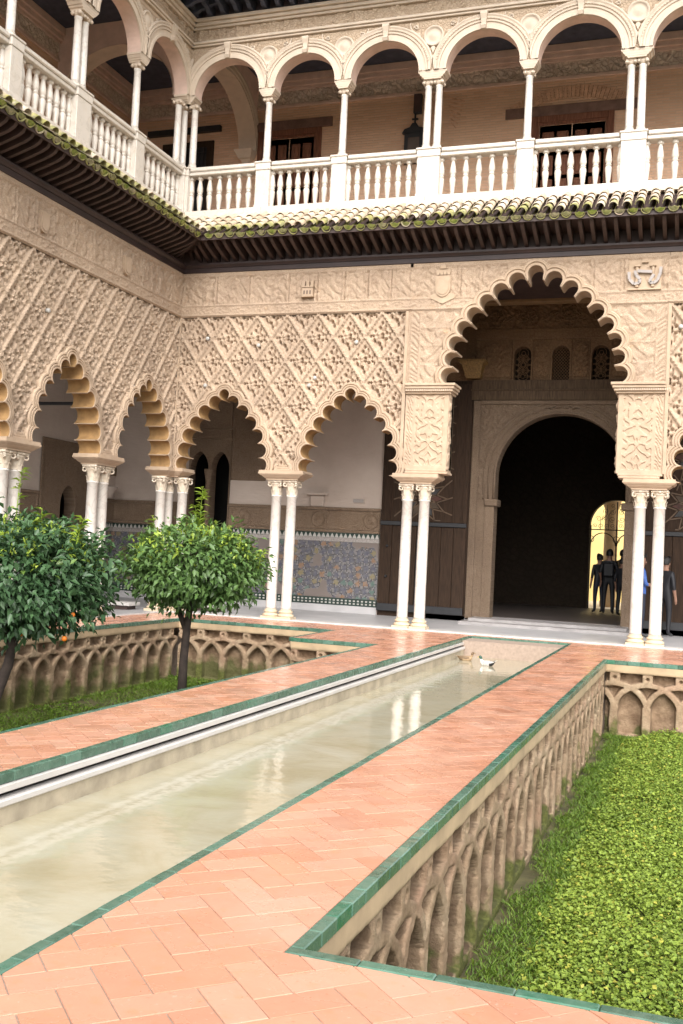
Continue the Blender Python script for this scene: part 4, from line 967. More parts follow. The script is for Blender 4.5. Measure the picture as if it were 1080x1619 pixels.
# painted corbel left of the windows
m = MB(); rings = []
for z, w, d in ((5.9, .17, .2), (5.96, .20, .24), (6.02, .20, .26), (6.22, .26, .36), (6.26, .33, .42), (6.32, .33, .42)): rings.append([(-2.05-w, RY-d, z), (-2.05+w, RY-d, z), (-2.05+w, RY+.02, z), (-2.05-w, RY+.02, z)])
m.loft(rings); tag(obj('corbel', m, simple('gilt_wood', (.16, .09, .025), .6, .5, 30, .6, 60)), 'carved gilt wooden corbel under the ceiling left of the lattice windows', 'corbel')
# door leaves folded back against the wall
def leaf(sx, label):
    x0, x1 = (-4.24, -2.07) if sx < 0 else (2.07, 4.24); t = thing('wooden_door', label, 'door', ((x0+x1)/2, RY-.05, .15)); n = 7
    for k in range(n):
        a = x0+(x1-x0)*k/n; m = MB(); m.box(a+.004, a+(x1-x0)/n-.004, RY-.09+rr.uniform(0, .008), RY-.03, .15, 2.26, 0, .006); obj('plank', m, M['door_old'], t)
    panel('iron_band', MRB, x0, x1, 2.27, 2.37, .03, .115, M['iron'], t); panel('upper_leaf', MRB, x0, x1, 2.371, 5.76, .03, .075, M['door_old'], t)
    panel('foot_rail', MRB, x0, x1, .15, .33, .09, .12, M['iron'], t)
    w0 = x0+.95; panel('wicket_frame', MRB, w0, w0+.06, .34, 1.95, .09, .115, M['iron'], t)
    for a in (x0+.02, x0+.26, x1-.36, x1-.12): panel('edge_strip', MRB, a, a+.045, 2.38, 5.75, .075, .095, M['door_old'], t)
    xs = [x0+.30, x1-.38]; sm = MB(); cx = (x0+x1)/2-.03; hw = (xs[1]-xs[0])/2
    def strap(p, q):
        d = Vector((q[0]-p[0], q[1]-p[1])); 
        if d.length < .02: return
        d.normalize(); nx, nz = -d.y*.014, d.x*.014
        sm.prism([(p[0]+nx, p[1]+nz), (p[0]-nx, p[1]-nz), (q[0]-nx, q[1]-nz), (q[0]+nx, q[1]+nz)], MRB, .07, .09)
    pm = MB()
    for zc in (2.95, 4.07, 5.19):
        for k in range(12):
            a = k*pi/6; b = a+pi/6; P = lambda r, u: (cx+max(-hw, min(hw, r*cos(u))), max(2.42, min(5.72, zc+r*sin(u))))
            strap(P(.16, a), P(.36, a+pi/12)); strap(P(.16, b), P(.36, a+pi/12)); strap(P(.36, a+pi/12), P(.62, a)); strap(P(.36, a+pi/12), P(.62, b)); strap(P(.62, a), P(.85, a+.05))
            pm.prism([P(.19, a), P(.34, a-.2), P(.48, a), P(.34, a+.2)], MRB, .07, .082, k % 3)
        pm.prism([(cx+.12*cos(u), zc+.12*sin(u)) for u in np.linspace(0, 2*pi, 12, endpoint=False)], MRB, .07, .084, 0)
    obj('star_strapwork', sm, simple('faded_gilt_strap', (.085, .05, .026), .6, .3), t, kind='stuff')
    obj('star_inlay', pm, [simple('red_inlay', (.060, .022, .014), .7, .3), simple('slate_inlay', (.035, .034, .034), .7, .3), simple('tan_inlay', (.055, .035, .02), .7, .3)], t, kind='stuff')
    for zz in (1.0, 1.75):
        m = MB(); m.lathe([(.035, 0), (.035, .02), (.02, .04), (.001, .045)], (0, 0, 0), 10); m.v = [(x0+.2+p[0], RY-.09-p[2], zz+p[1]) for p in m.v]; obj('boss', m, M['iron'], t)
leaf(-1, 'huge old wooden door leaf with star strapwork, folded back left of the dark doorway'); leaf(1, 'huge old wooden door leaf folded back right of the dark doorway, behind the right-hand columns')
# right-hand stretch of gallery wall
rr2 = thing('gallery_wall', 'plastered rear wall of the lower gallery right of the right-hand door leaf', 'wall', (5, RY, 3))
panel('plaster', MRB, 4.26, 6.0, 2.661, 7.7, -.3, 0, M['plaster'], rr2); dado(MRB, 4.27, 6.0, rr2, 0., M['carved_dim'])
panel('core', MRB, 4.26, 6.0, -.3, 2.66, -.3, -.02, M['plaster'], rr2)
for s0, s1 in ((-4.25, -2.03), (2.03, 4.25)): panel('core', MRB, s0, s1, -.3, 5.86, -.4, -.0, M['door_old'], dw)

# ------------------------------------------------------------------ the dark hall and the lit gate beyond
hl = thing('great_hall', 'dark hall seen through the great doorway', 'hall', (0, 8, 0)); HB = 12.0
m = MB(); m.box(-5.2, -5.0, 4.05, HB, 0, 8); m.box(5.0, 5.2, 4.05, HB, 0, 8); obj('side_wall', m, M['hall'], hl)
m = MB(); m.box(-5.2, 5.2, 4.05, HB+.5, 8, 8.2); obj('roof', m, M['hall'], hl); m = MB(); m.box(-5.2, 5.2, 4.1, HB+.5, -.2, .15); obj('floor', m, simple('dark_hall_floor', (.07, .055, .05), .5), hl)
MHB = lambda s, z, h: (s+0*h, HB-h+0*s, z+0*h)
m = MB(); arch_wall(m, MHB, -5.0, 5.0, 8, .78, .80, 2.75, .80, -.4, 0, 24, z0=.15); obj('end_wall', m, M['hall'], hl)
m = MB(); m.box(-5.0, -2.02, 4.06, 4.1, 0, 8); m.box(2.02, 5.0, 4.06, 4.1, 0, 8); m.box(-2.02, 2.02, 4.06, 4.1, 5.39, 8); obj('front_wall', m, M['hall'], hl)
for c in (-2.6, 1.0):
    m = MB(); pts = [MHB(c+.42*cos(u), 5.6+.75*sin(u), .02) for u in np.linspace(0, pi, 14)]; m.tube([MHB(c+.42, 4.9, .02)]+pts+[MHB(c-.42, 4.9, .02)], .05, 6); obj('blind_window', m, M['hall'], hl)
gt = thing('iron_gate', 'black wrought-iron gate with curled tracery in the bright far arch of the hall', 'gate', (.78, HB, .15)); m = MB()
G = lambda x, z: (.78+x, HB+.2, z)
for x in (-.78, 0, .78): m.tube([G(x, .15), G(x, 3.5 if x == 0 else 2.75)], .02, 6)
m.tube([G(-.8, 2.62), G(.8, 2.62)], .018, 6)
obj('bar', m, M['iron'], gt); m = MB()
for sx in (-.4, .4): m.tube([G(sx+.38*cos(u), 2.12+.40*sin(u)) for u in np.linspace(0, pi, 18)], .018, 6)
for sx in (-.78, 0, .78): m.tube([G(sx+.10*cos(u), 2.32+.10*sin(u)) for u in np.linspace(0, 2*pi, 14)], .010, 5)
obj('arch', m, M['iron'], gt); m = MB(); q = random.Random(5)
for sx in (-1, 1):
    for x0, z0, r in ((.12, 2.75, .08), (.30, 2.74, .08), (.48, 2.74, .08), (.66, 2.74, .07), (.14, 2.95, .10), (.36, 2.98, .10), (.56, 2.96, .09), (.14, 3.18, .09), (.34, 3.20, .09), (.12, 3.38, .07)):
        a0 = q.uniform(0, 6); m.tube([G(sx*(x0+r*(1-k/22)*cos(a0+k*.5)), z0+r*(1-k/22)*sin(a0+k*.5)) for k in range(18)], .007, 4)
    m.tube([G(sx*.25, 2.63), G(sx*.25, 3.1), G(sx*.06, 3.3)], .008, 4); m.tube([G(sx*.5, 2.63), G(sx*.5, 2.9), G(sx*.3, 3.1), G(sx*.3, 3.4)], .008, 4)
obj('scrollwork', m, M['iron'], gt)
yb = thing('yellow_building', 'sunlit yellow building seen through the iron gate beyond the hall', 'building', (1, 17, 0)); m = MB(); m.box(-8, 8, 20.0, 20.4, -1.4, 6); obj('wall', m, M['yellow'], yb)
m = MB(); m.box(.95, 1.95, 19.96, 20.0, 0, 2.8, 0, .01); obj('door', m, flat('grey_green_door', (.18, .20, .17)), yb); m = MB(); m.lathe([(.30, 0), (.30, .3), (.24, .35), (.22, 3.4), (.3, 3.6), (.34, 3.9)], (.35, 15.4, 0), 16); obj('column', m, simple('honey_stone', (.42, .27, .13), .8), yb, True)
m = MB(); m.box(-8, 8, HB+.5, 20, -.3, .1); o = obj('far_patio_floor', m, simple('pale_patio', (.7, .6, .45))); o['kind'] = 'structure'

# ------------------------------------------------------------------ tiled eaves
TH = math.atan2(.66, 1.03); ct, st_ = cos(TH), sin(TH)
def slope(a, d, n): return (a, -d*ct-n*st_, -d*st_+n*ct)
def half_tile(L, r0_, r1_, up_, lift=0.03):
    m = MB(); K = 8; v = []
    for (d, r) in ((0, r0_), (L, r1_)):
        for rad in (r, r-.012):
            for k in range(K+1):
                t = pi*k/K; v.append(slope(-rad*cos(t), d, (rad*sin(t) if up_ else -rad*sin(t))+(lift if d > 0 and up_ else 0)))
    N = K+1; f = []
    for k in range(K):
        f.append((k, k+1, 2*N+k+1, 2*N+k)); f.append((N+k, 3*N+k, 3*N+k+1, N+k+1)); f.append((2*N+k, 2*N+k+1, 3*N+k+1, 3*N+k))
    if not up_: f = [q[::-1] for q in f]
    m.add(v, f, 0); return m
def me_from(mb, name, mat, val=None, smooth=True):
    me = bpy.data.meshes.new(name); me.from_pydata(mb.v, [], mb.f); me.materials.append(mat)
    if val is not None: me.attributes.new('rnd', 'FLOAT', 'FACE').data.foreach_set('value', [val]*len(me.polygons))
    if smooth: me.polygons.foreach_set('use_smooth', [True]*len(me.polygons))
    return me
cov = [me_from(half_tile(.40, .074, .092, True), 'roof_tile', M['rooftile'], v) for v in (.95, .55, .25, .05)]
pan = me_from(half_tile(1.24, .10, .10, False), 'pan_tile', M['rooftile'], 1.15)
pm_ = MB(); K = 10; ring = [(.09*cos(pi+pi*k/K), .09*sin(pi+pi*k/K)) for k in range(K+1)]
pv = [slope(a, 1.235, b+.02) for a, b in ring]+[slope(a*.6, 1.245, b*.5+.01) for a, b in ring]+[slope(0, 1.24, .03)]
pm_.add(pv, [(k, k+1, K+2+k, K+1+k) for k in range(K)]+[(K+1+k, K+2+k, 2*K+2) for k in range(K)]); plug = me_from(pm_, 'mossy_plug', M['moss'])
rafp = [(.12, 7.90), (.60, 8.045), (.78, 8.105), (.88, 8.16), (.93, 8.235), (.93, 8.285), (.12, 8.16)]
rm = MB(); rm.prism(rafp, lambda e, z, h: (h, -e, z), -.036, .036); rafm = me_from(rm, 'rafter', M['wood_dark'], None, False)
def pobj(nm, me, loc, par, rz, sc=None):
    o = bpy.data.objects.new(nm, me); COL.objects.link(o); o.parent = par; L = wloc(par)
    o.location = (loc[0]-L[0], loc[1]-L[1], loc[2]-L[2]); o.rotation_euler = (rr.uniform(-.012, .012), 0, rz+rr.uniform(-.012, .012)) if sc is None else (0, 0, rz)
    if sc: o.scale = sc
    return o
def eave(label, rz, length, loc):
    t = thing('tiled_eave', label, 'roof eave', loc)
    # u: distance from the corner (xw, 0) along the wall; e: distance out from the wall axis
    W3 = (lambda u, e, z: (-8.26+u, -e, z)) if rz == 0 else (lambda u, e, z: (-8.26+e, -u, z))
    u = 1.24; i = 0
    u = .36; 
    while u < length:
        z0 = 8.97; d_all = 1.24; emax = u-.02
        for r in range(4):
            d0 = d_all-.40-r*.285; e_end = .05+(d0+.40)*ct
            if e_end > emax+.03: continue
            jj = rr.uniform(-.012, .012)
            p = W3(u+jj, .05+d0*ct-.055*st_, z0-d0*st_+.055*ct); pobj('roof_tile', cov[r], p, t, rz)
        if emax > 1.05:
            p = W3(u+.123, .03, z0-.0); pobj('pan_tile', pan, p, t, rz); q = pobj('mossy_plug', plug, p, t, rz)
        u += .2475
    u = .40
    while u < length:
        k = min(1.0, (u-.06)/.95); p = W3(u, 0, 0)
        pobj('rafter', rafm, p, t, rz, (1, k, 1)); u += .224
    def strip(nm, prof, mat, a, b, cornered=True):
        m = MB(); ra = [W3(a+(e if cornered else 0), e, z) for e, z in prof]; rb = [W3(b, e, z) for e, z in prof]
        if rz: ra, rb = rb, ra
        m.loft([ra, rb]); obj(nm, m, mat, t)
    strip('soffit_board', [(.10, 8.175), (1.02, 8.30), (1.02, 8.325), (.10, 8.42)], M['wood_dark'], .0, length)
    strip('fascia', [(.97, 8.20), (1.0, 8.20), (1.0, 8.298), (.97, 8.296)], M['wood_dark'], 0, length)
    strip('wall_beam', [(.10, 7.695), (.225, 7.695), (.235, 7.705), (.235, 7.80), (.10, 7.80)], M['wood_beam'], 0, length)
    strip('beam_moulding', [(.10, 7.802), (.255, 7.802), (.27, 7.83), (.30, 7.86), (.30, 7.90), (.10, 7.90)], M['wood_beam'], 0, length)
    strip('mortar_bed', [(.0, 8.95), (.05, 8.93), (1.04, 8.295), (1.0, 8.33-.0), (.0, 8.60)], M['wood_dark'], 0, length)
    strip('mortar_flashing', [(-.1, 9.02), (.10, 9.02), (.22, 8.93), (.10, 8.93), (-.1, 8.9)], M['upper_plain'], 0, length)
    return t
eave('lichen-covered barrel-tile eave with dark rafters above the carved wall facing the pool', 0, 13.6, (0, -.6, 8.5))
eave('barrel-tile eave with dark rafters above the left-hand carved wall', pi/2, 8.4, (-7.7, -4, 8.5))

# ------------------------------------------------------------------ upper gallery
YU, XU = .18, -8.44
MUB = lambda s, z, h: (s+0*h, YU-.16-h+0*s, z+0*h)          # h=0 on the front face
MUL = lambda s, z, h: (XU+.16+h+0*s, s+0*h, z+0*h)
PB = [(-8.44, 2), (-6.32, 1), (-4.50, 1), (-2.47, 2), (-.41, 1), (1.757, 2), (3.85, 1), (5.75, 2)]
PL = [(.18, 2), (-2.03, 1), (-4.16, 2), (-6.26, 1), (-8.35, 2)]
bprof = [(.034, .06), (.036, .10), (.050, .28), (.060, .42), (.054, .475), (.036, .495), (.052, .51), (.054, .53), (.038, .548), (.052, .575), (.060, .625), (.052, .73), (.036, .85), (.030, .90), (.034, .915), (.054, .925), (.056, .955), (.04, .97)]
bm = MB(); BH = .865; bm.lathe([(r*1.18, z*BH) for r, z in bprof], (0, 0, 0), 12); bm.box(-.058, .058, -.058, .058, 0, .055, 0, .004); bm.box(-.05, .05, -.05, .05, .965*BH, BH, 0, .003)
balm = me_from(bm, 'baluster', M['white_stone'], None, True)
def balustrade(label, mp, posts, dirx, counts, loc, ends):
    t = thing('balustrade', label, 'balustrade', loc)
    def bx(nm, s0, s1, h0, h1, z0, z1, c=.01):
        a = mp(s0, z0, h0); b = mp(s1, z1, h1); lo = [min(p, q) for p, q in zip(a, b)]; hi = [max(p, q) for p, q in zip(a, b)]
        m = MB(); m.box(lo[0], hi[0], lo[1], hi[1], lo[2], hi[2], 0, c); obj(nm, m, M['white_stone'], t)
    s0, s1 = ends
    x = s0
    while x < s1-.01: w = min(1.9, s1-x); bx('sill_stone', x+.002, x+w-.002, -.36, .08, 8.97, 9.20, .008); x += w
    for i, (p, k) in enumerate(posts):
        hw = .17 if k == 1 else .245
        bx('pedestal', p-hw, p+hw, -.33, .02, 9.201, 10.06); bx('pedestal_base', p-hw-.012, p+hw+.012, -.345, .035, 9.2015, 9.26, .008); bx('pedestal_cap', p-hw-.03, p+hw+.03, -.36, .05, 10.215, 10.262, .012); bx('pedestal_neck', p-hw-.012, p+hw+.012, -.345, .035, 10.061, 10.214, .01)
    order = sorted(posts)
    for i in range(len(order)-1):
        (a, ka), (b, kb) = order[i], order[i+1]; a += .17 if ka == 1 else .245; b -= .17 if kb == 1 else .245
        bx('hand_rail', a+.014, b-.014, -.30, -.02, 10.07, 10.15, .012); bx('rail_top', a+.032, b-.032, -.335, .015, 10.151, 10.246, .02)
        n = counts[i]; sp = (b-a)/(n+.9)
        for k in range(-1, n+1):
            s = a+sp*(k+.95); s = max(a+.012, min(b-.012, s)); p = mp(s, 9.203, -.16)
            o = bpy.data.objects.new('baluster', balm); COL.objects.link(o); o.parent = t; L = wloc(t); o.location = (p[0]-L[0], p[1]-L[1], p[2]-L[2]); o.rotation_euler = (0, 0, rr.choice((0, pi/2, pi)))
    return t
balustrade('white stone balustrade of turned balusters along the upper gallery facing the pool', MUB, PB, 1, [6, 6, 6, 5, 6, 5, 5], (0, YU, 9), (-8.2, 5.9))
balustrade('white stone balustrade of turned balusters along the left side of the upper gallery', MUL, PL, 0, [7, 7, 7, 7], (XU, -4, 9), (-8.6, .0))
# upper columns
GU = 'slender white columns of the upper gallery'
def upcol(label, x, y, proto=None):
    if proto: return dup(proto, (x, y, 0), label, GU)
    t = thing('gallery_column', label, 'column', (x, y, 0), GU); r = .079
    m = MB(); m.box(x-.1, x+.1, y-.1, y+.1, 10.255, 10.30, 0, .006); m.lathe([(r*1.3, 10.30), (r*1.32, 10.325), (r*1.12, 10.345), (r*1.2, 10.365), (r*1.02, 10.385)], (x, y, 0), 16); obj('base', m, M['white_stone'], t)
    m = MB(); m.lathe([(r*1.02, 10.38), (r, 10.42), (r, 10.9), (r*.9, 11.62), (r*1.0, 11.63), (r*1.02, 11.65), (r*.92, 11.66)], (x, y, 0), 18); obj('shaft', m, M['marble'], t, True)
    m = MB(); m.lathe([(r*.92, 11.655), (r*1.0, 11.68), (r*1.35, 11.71), (r*1.3, 11.74)], (x, y, 0), 16)
    for sx in (-1, 1):
        for sy in (-1, 1): m.tube([(x+sx*.085, y+sy*.05, 11.708), (x+sx*.085, y+sy*.105, 11.708)], .036, 8); m.tube([(x+sx*.05, y+sy*.086, 11.708), (x+sx*.105, y+sy*.086, 11.708)], .034, 8)
    m.box(x-.10, x+.10, y-.10, y+.10, 11.735, 11.765, 0, .004); obj('capital', m, M['upper_plain'], t, True)
    return t
up0 = upcol('slender single white column between the second and third upper arches from the corner', -4.50, YU)
for x, l in ((-6.32, 'slender single white column between the first and second upper arches from the corner'), (-2.58, 'slender white column beside the black shrine, left one of its pair'), (-2.345, 'slender white column beside the black shrine, right one of its pair'), (-.41, 'slender single white column at the left edge of the large upper wooden door'), (1.645, 'slender white column right of the large upper wooden door, left one of its pair'), (1.87, 'slender white column right of the large upper wooden door, right one of its pair'), (3.85, 'slender single white column beyond the pair right of the upper door')):
    upcol(l, x, YU, up0)
for x, y, l in ((XU, -2.03, 'slender single white column nearest the corner on the left upper gallery'), (XU, -4.27, 'slender white column of the left upper gallery pair, the nearer one'), (XU, -4.04, 'slender white column of the left upper gallery pair, the farther one'), (XU, -6.26, 'slender single white column at the top left picture edge'),
                (XU, -.18, 'slender white column of the upper corner cluster, on the left gallery side'), (XU-.02, .16, 'slender white column at the upper corner, half hidden between two others'), (XU+.24, .18, 'slender white column of the upper corner cluster of three, on the right')):
    upcol(l, x, y, up0)
def upper_arcade(label, mp, posts, loc, mat, s_end, dn):
    t = thing('upper_arcade', label, 'arcade', loc); order = sorted(posts); zs = 11.945
    def bx(nm, s0, s1, h0, h1, z0, z1, c=.008, mt=None):
        a = mp(s0, z0, h0); b = mp(s1, z1, h1); lo = [min(p, q) for p, q in zip(a, b)]; hi = [max(p, q) for p, q in zip(a, b)]
        m = MB(); m.box(lo[0], hi[0], lo[1], hi[1], lo[2], hi[2], 0, c); obj(nm, m, mt or M['upper_plain'], t)
    hwf = lambda k: .19 if k == 1 else .30
    for p, k in order:
        b = hwf(k); c = p; rings = []
        for z, f in ((11.766, .6), (11.80, .66), (11.802, .74), (11.84, .80), (11.842, .86), (11.88, .94), (11.90, .98), (11.902, 1.04), (11.944, 1.06)):
            w = b*f; d = .16*(.75+.3*f); rings.append([mp(c-w, z, -.16+d), mp(c+w, z, -.16+d), mp(c+w, z, -.16-d), mp(c-w, z, -.16-d)])
        m = MB(); m.loft(rings); obj('impost', m, M['upper_plain'], t)
    for (a, ka), (b, kb) in zip(order[:-1], order[1:]):
        l, r = a+hwf(ka), b-hwf(kb); c = (l+r)/2; R = (r-l)/2
        m = MB(); arch_wall(m, mp, a, b, 13.06, c, R, zs, R*.96, -.32, 0, 32, 0, z0=zs, mi2=1); obj('arch_bay', m, [mat, M['soffit_pink']], t)
        m = MB(); pr = [(.0, .0), (.0, .035), (.06, .035), (.07, .02), (.15, .02), (.155, .045), (.19, .05), (.20, .035), (.215, .055), (.25, .055), (.262, .04), (.30, .06), (.325, .05), (.335, .0)]; rows = []
        lim = [min((c-a)-.012, 9), min((b-c)-.012, 9)]
        for d, h in pr:
            q = R+d; t0 = math.acos(min(1, lim[1]/q)); t1 = pi-math.acos(min(1, lim[0]/q))
            rows.append([mp(c+q*cos(t0+(t1-t0)*k/36), zs+q*.965*sin(t0+(t1-t0)*k/36), h+.002) for k in range(37)])
        m.add([p for ro in rows for p in ro], [(i*37+k, i*37+k+1, (i+1)*37+k+1, (i+1)*37+k) for i in range(len(rows)-1) for k in range(36)]); obj('archivolt', m, M['upper_plain'], t)
        m = MB(); n = 46                                # bead course on the archivolt
        for k in range(n):
            u = .22+(pi-.44)*k/(n-1); q = R+.232
            if c+q*cos(u) > b-.03 or c+q*cos(u) < a+.03: continue
            s_, z_ = c+q*cos(u), zs+q*.965*sin(u); m.prism([(s_-.015, z_-.015), (s_+.015, z_-.015), (s_+.015, z_+.015), (s_-.015, z_+.015)], mp, .05, .07)
        obj('bead_course', m, M['upper_plain'], t, kind='stuff')
        az = zs+R*.96; m = MB(); rings = []
        for z, w, h in ((az-.015, .05, .10), (az+.05, .06, .13), (az+.10, .05, .09), (az+.2, .06, .10), (az+.29, .075, .13), (az+.35, .08, .12)): rings.append([mp(c-w, z, .0), mp(c+w, z, .0), mp(c+w, z, h), mp(c-w, z, h)])
        m.loft(rings); obj('keystone', m, M['upper_plain'], t)
    for p, k in order[1:-1] if dn else order[1:]:
        m = MB(); rings = []
        for r_, h in ((.225, 0), (.225, .045), (.19, .055), (.18, .02), (.10, .03), (.06, .055), (.001, .06)): rings.append([mp(p+r_*cos(u), 12.68+r_*sin(u), h) for u in np.linspace(0, 2*pi, 24, endpoint=False)])
        m.loft(rings, cap=False); obj('medallion', m, M['upper_plain'], t, True)
        m = MB(); m.prism([(p-.05, 12.42), (p, 12.30), (p+.05, 12.42), (p, 12.47)], mp, 0, .04); m.prism([(p-.03, 12.26), (p, 12.16), (p+.03, 12.26)], mp, 0, .035); obj('pendant', m, M['upper_plain'], t)
        for sg in (-1, 1):
            m = MB(); m.tube([mp(p+sg*(.27+.06*k*.5+.04*cos(k*.9)), 12.62+.04*k+.045*sin(k*.9), .02) for k in range(10)], [.03, .03, .028, .028, .026, .024, .022, .02, .016, .01], 6)
            m.tube([mp(p+sg*(.40+.055*(1-k/12)*cos(k*.7)), 12.90+.055*(1-k/12)*sin(k*.7), .015) for k in range(12)], .018, 6); obj('scroll_leaf', m, M['upper_plain'], t)
    e0, e1 = order[0][0], s_end
    if not dn: e0, e1 = order[0][0], order[-1][0]+.16
    bx('string_course', e0, e1, -.32, .06, 13.061, 13.11); bx('string_course', e0, e1, -.32, .10, 13.111, 13.16); bx('string_course', e0, e1, -.32, .05, 13.161, 13.20)
    V, Q, S, Z = grid(mp, e0, e1, 13.201, 13.46, .02, lambda a, b: .035*arab(a, b, 15)-.01+.03*np.exp(-((((a*1.05) % 1)-.5)/.05)**2)); npobj('carved_frieze', V, Q, M['upper'], t)
    bx('cornice', e0, e1, -.32, .07, 13.461, 13.52); bx('cornice', e0, e1, -.32, .12, 13.521, 13.60); bx('cornice', e0, e1, -.32, .18, 13.601, 13.68)
    return t
upper_arcade('pale carved round-arched arcade of the upper gallery facing the pool', MUB, PB, (0, YU, 12), M['upper'], 5.9, True)
upper_arcade('pale carved round-arched arcade along the left side of the upper gallery', MUL, PL, (XU, -4, 12), M['upper'], 0, False)
# top eave
te = thing('roof_eave', 'dark timber roof eave with carved corbels at the very top', 'roof eave', (0, 0, 13.9)); dkb = simple('blue_grey_timber', (.045, .05, .075), .7, .3)
m = MB(); m.box(-9.2, 6.0, -.95, 4.0, 13.95, 14.1); m.box(-12.1, -7.30, -13, -.951, 13.95, 14.1); m.box(-12.1, -9.201, -.95, 4.0, 13.95, 14.1); obj('soffit', m, dkb, te)
m = MB(); m.box(-7.3, 6.0, -.99, -.951, 13.88, 14.2); m.box(-7.299, -7.26, -13, -.991, 13.88, 14.2); obj('fascia', m, M['upper_plain'], te)
kp = [(0, 13.69), (.25, 13.72), (.34, 13.78), (.5, 13.80), (.6, 13.86), (.8, 13.88), (.86, 13.945), (0, 13.945)]
x = -8.1
while x < 5.8:
    m = MB(); m.prism(kp, lambda e, z, h: (x+h, .0-e, z), -.05, .05); obj('corbel', m, dkb, te); x += .34
y = -.3
while y > -9:
    m = MB(); m.prism(kp, lambda e, z, h: (-8.27+e, y+h, z), -.05, .05); obj('corbel', m, dkb, te); y -= .34
# upper rear walls
ub = thing('upper_gallery_wall', 'brick rear wall of the upper gallery facing the pool, with carved frieze below the ceiling', 'wall', (0, RY, 10)); ul = thing('upper_gallery_wall', 'shadowed brick rear wall of the left upper gallery', 'wall', (RX, -4, 10))
panel('brickwork', MRB, -12.0, 6.0, 8.981, 13.12, -.3, 0, M['brick_b'], ub, 0); panel('brickwork', MRL, -13, 3.649, 8.981, 13.12, -.3, 0, M['brick_l'], ul, 0)
for mp, s0, s1, par, cm in ((MRB, -11.95, 6.0, ub, stucco('grey_carved_frieze', (.66, .55, .46), 'x', True, 9, 1.0)), (MRL, -13, 3.6, ul, stucco('grey_carved_frieze_l', (.66, .55, .46), 'y', True, 9, 1.0))):
    panel('frieze_moulding', mp, s0, s1, 13.121, 13.20, -.3, .05, M['soffit_pink'], par)
    V, Q, S, Z = grid(mp, s0, s1, 13.20, 13.56, .022, lambda a, b: .045*arab(a, b, 12)-.02+.02*arab(a+3, b, 23)); npobj('carved_frieze', V, Q, cm, par)
    panel('crown', mp, s0, s1, 13.56, 13.64, -.3, .06, M['soffit_pink'], par); panel('crown', mp, s0, s1, 13.641, 13.76, -.3, .12, M['soffit_pink'], par); panel('crown', mp, s0, s1, 13.761, 13.94, -.3, .17, M['soffit_pink'], par)
# relieving arch of radial bricks and broken courses over the big door
for k in range(30):
    a = radians(60+60*k/29); R0 = 2.6; m = MB(); c0 = (.0, 10.05); p = []
    for rr0, da in ((R0, -.014), (R0, .014), (R0+.30, .013), (R0+.30, -.013)): p.append((c0[0]+rr0*cos(a+da), c0[1]+rr0*sin(a+da)+.02))
    m.prism(p, MRB, .0, .016+rr.uniform(0, .008)); obj('brick', m, M['brick_one'], ub)
for k in range(7):
    m = MB(); m.prism([(-3.05+.02*k, 13.0-.11*k), (-2.62-.03*k, 12.86-.11*k), (-2.62-.03*k, 12.82-.11*k), (-3.05+.02*k, 12.96-.11*k)], MRB, 0, .012); obj('brick', m, M['brick_one'], ub)
def updoor(x0, x1, z1, label, lint):
    t = thing('wooden_door', label, 'door', ((x0+x1)/2, RY, 8.98)); z0 = 8.98
    panel('frame', MRB, x0, x0+.14, z0, z1, -.1, .06, M['door'], t); panel('frame', MRB, x1-.14, x1, z0, z1, -.1, .06, M['door'], t); panel('frame', MRB, x0+.141, x1-.141, z1-.15, z1, -.1, .06, M['door'], t)
    panel('inner_frame', MRB, x0+.141, x0+.20, z0, z1-.151, -.1, .035, M['door'], t); panel('inner_frame', MRB, x1-.20, x1-.141, z0, z1-.151, -.1, .035, M['door'], t); panel('inner_frame', MRB, x0+.201, x1-.201, z1-.22, z1-.151, -.1, .035, M['door'], t)
    xm = (x0+x1)/2
    for a, b in ((x0+.202, xm-.004), (xm+.004, x1-.202)):
        lf = panel('leaf', MRB, a, b, z0, z1-.222, -.06, .0, M['door'], t)
        w = b-a
        for r in range(5):
            for c in range(2):
                pa, pb_ = a+.07+c*(w-.07)/2, a+(c+1)*(w-.07)/2; q0 = z0+.1+r*(z1-z0-.40)/5; q1 = q0+(z1-z0-.40)/5-.09
                panel('panel', MRB, pa, pb_, q0, q1, .0, .022, M['door'], lf, .018); panel('panel_field', MRB, pa+.05, pb_-.05, q0+.05, q1-.05, .02, .036, M['door'], lf, .012)
    if lint: panel('lintel_beam', MRB, lint[0], lint[1], z1+.005, z1+.25, -.1, .05, simple('brown_lintel', (.14, .08, .06), .7, .3), t)
updoor(-.93, 1.02, 12.26, 'large panelled brown wooden double door on the upper gallery under a long lintel beam', (-1.57, 1.53)); updoor(-8.15, -6.36, 12.52, 'panelled dark wooden double door on the upper gallery near the corner', (-8.4, -6.08))
wd = thing('grilled_window', 'dark upper window with an iron grille, in the shadowed corner of the upper gallery', 'window', (-10.2, RY, 10)); panel('frame', MRB, -11.0, -9.45, 9.3, 12.42, -.1, .05, M['door_old'], wd); panel('glass', MRB, -10.8, -9.65, 9.5, 12.25, .05, .056, M['iron'], wd); panel('canopy', MRB, -11.45, -9.25, 12.65, 12.80, .0, .12, M['iron'], wd)
m = MB()
for k in range(9): m.tube([MRB(-10.75+k*.13, 9.5, .09), MRB(-10.75+k*.13, 12.25, .09)], .012, 5)
for k in range(6): m.tube([MRB(-10.8, 9.6+k*.5, .09), MRB(-9.65, 9.6+k*.5, .09)], .012, 5)
obj('grille', m, M['iron'], wd)
sh = thing('wall_shrine', 'black metal shrine topped with a cross on the upper brick wall', 'shrine', (-3.85, RY, 11.3)); panel('frame', MRB, -4.10, -3.60, 11.35, 12.12, .0, .10, M['iron'], sh); panel('pane', MRB, -4.0, -3.70, 11.45, 12.0, .10, .112, flat('dull_pane', (.10, .08, .07), .2), sh)
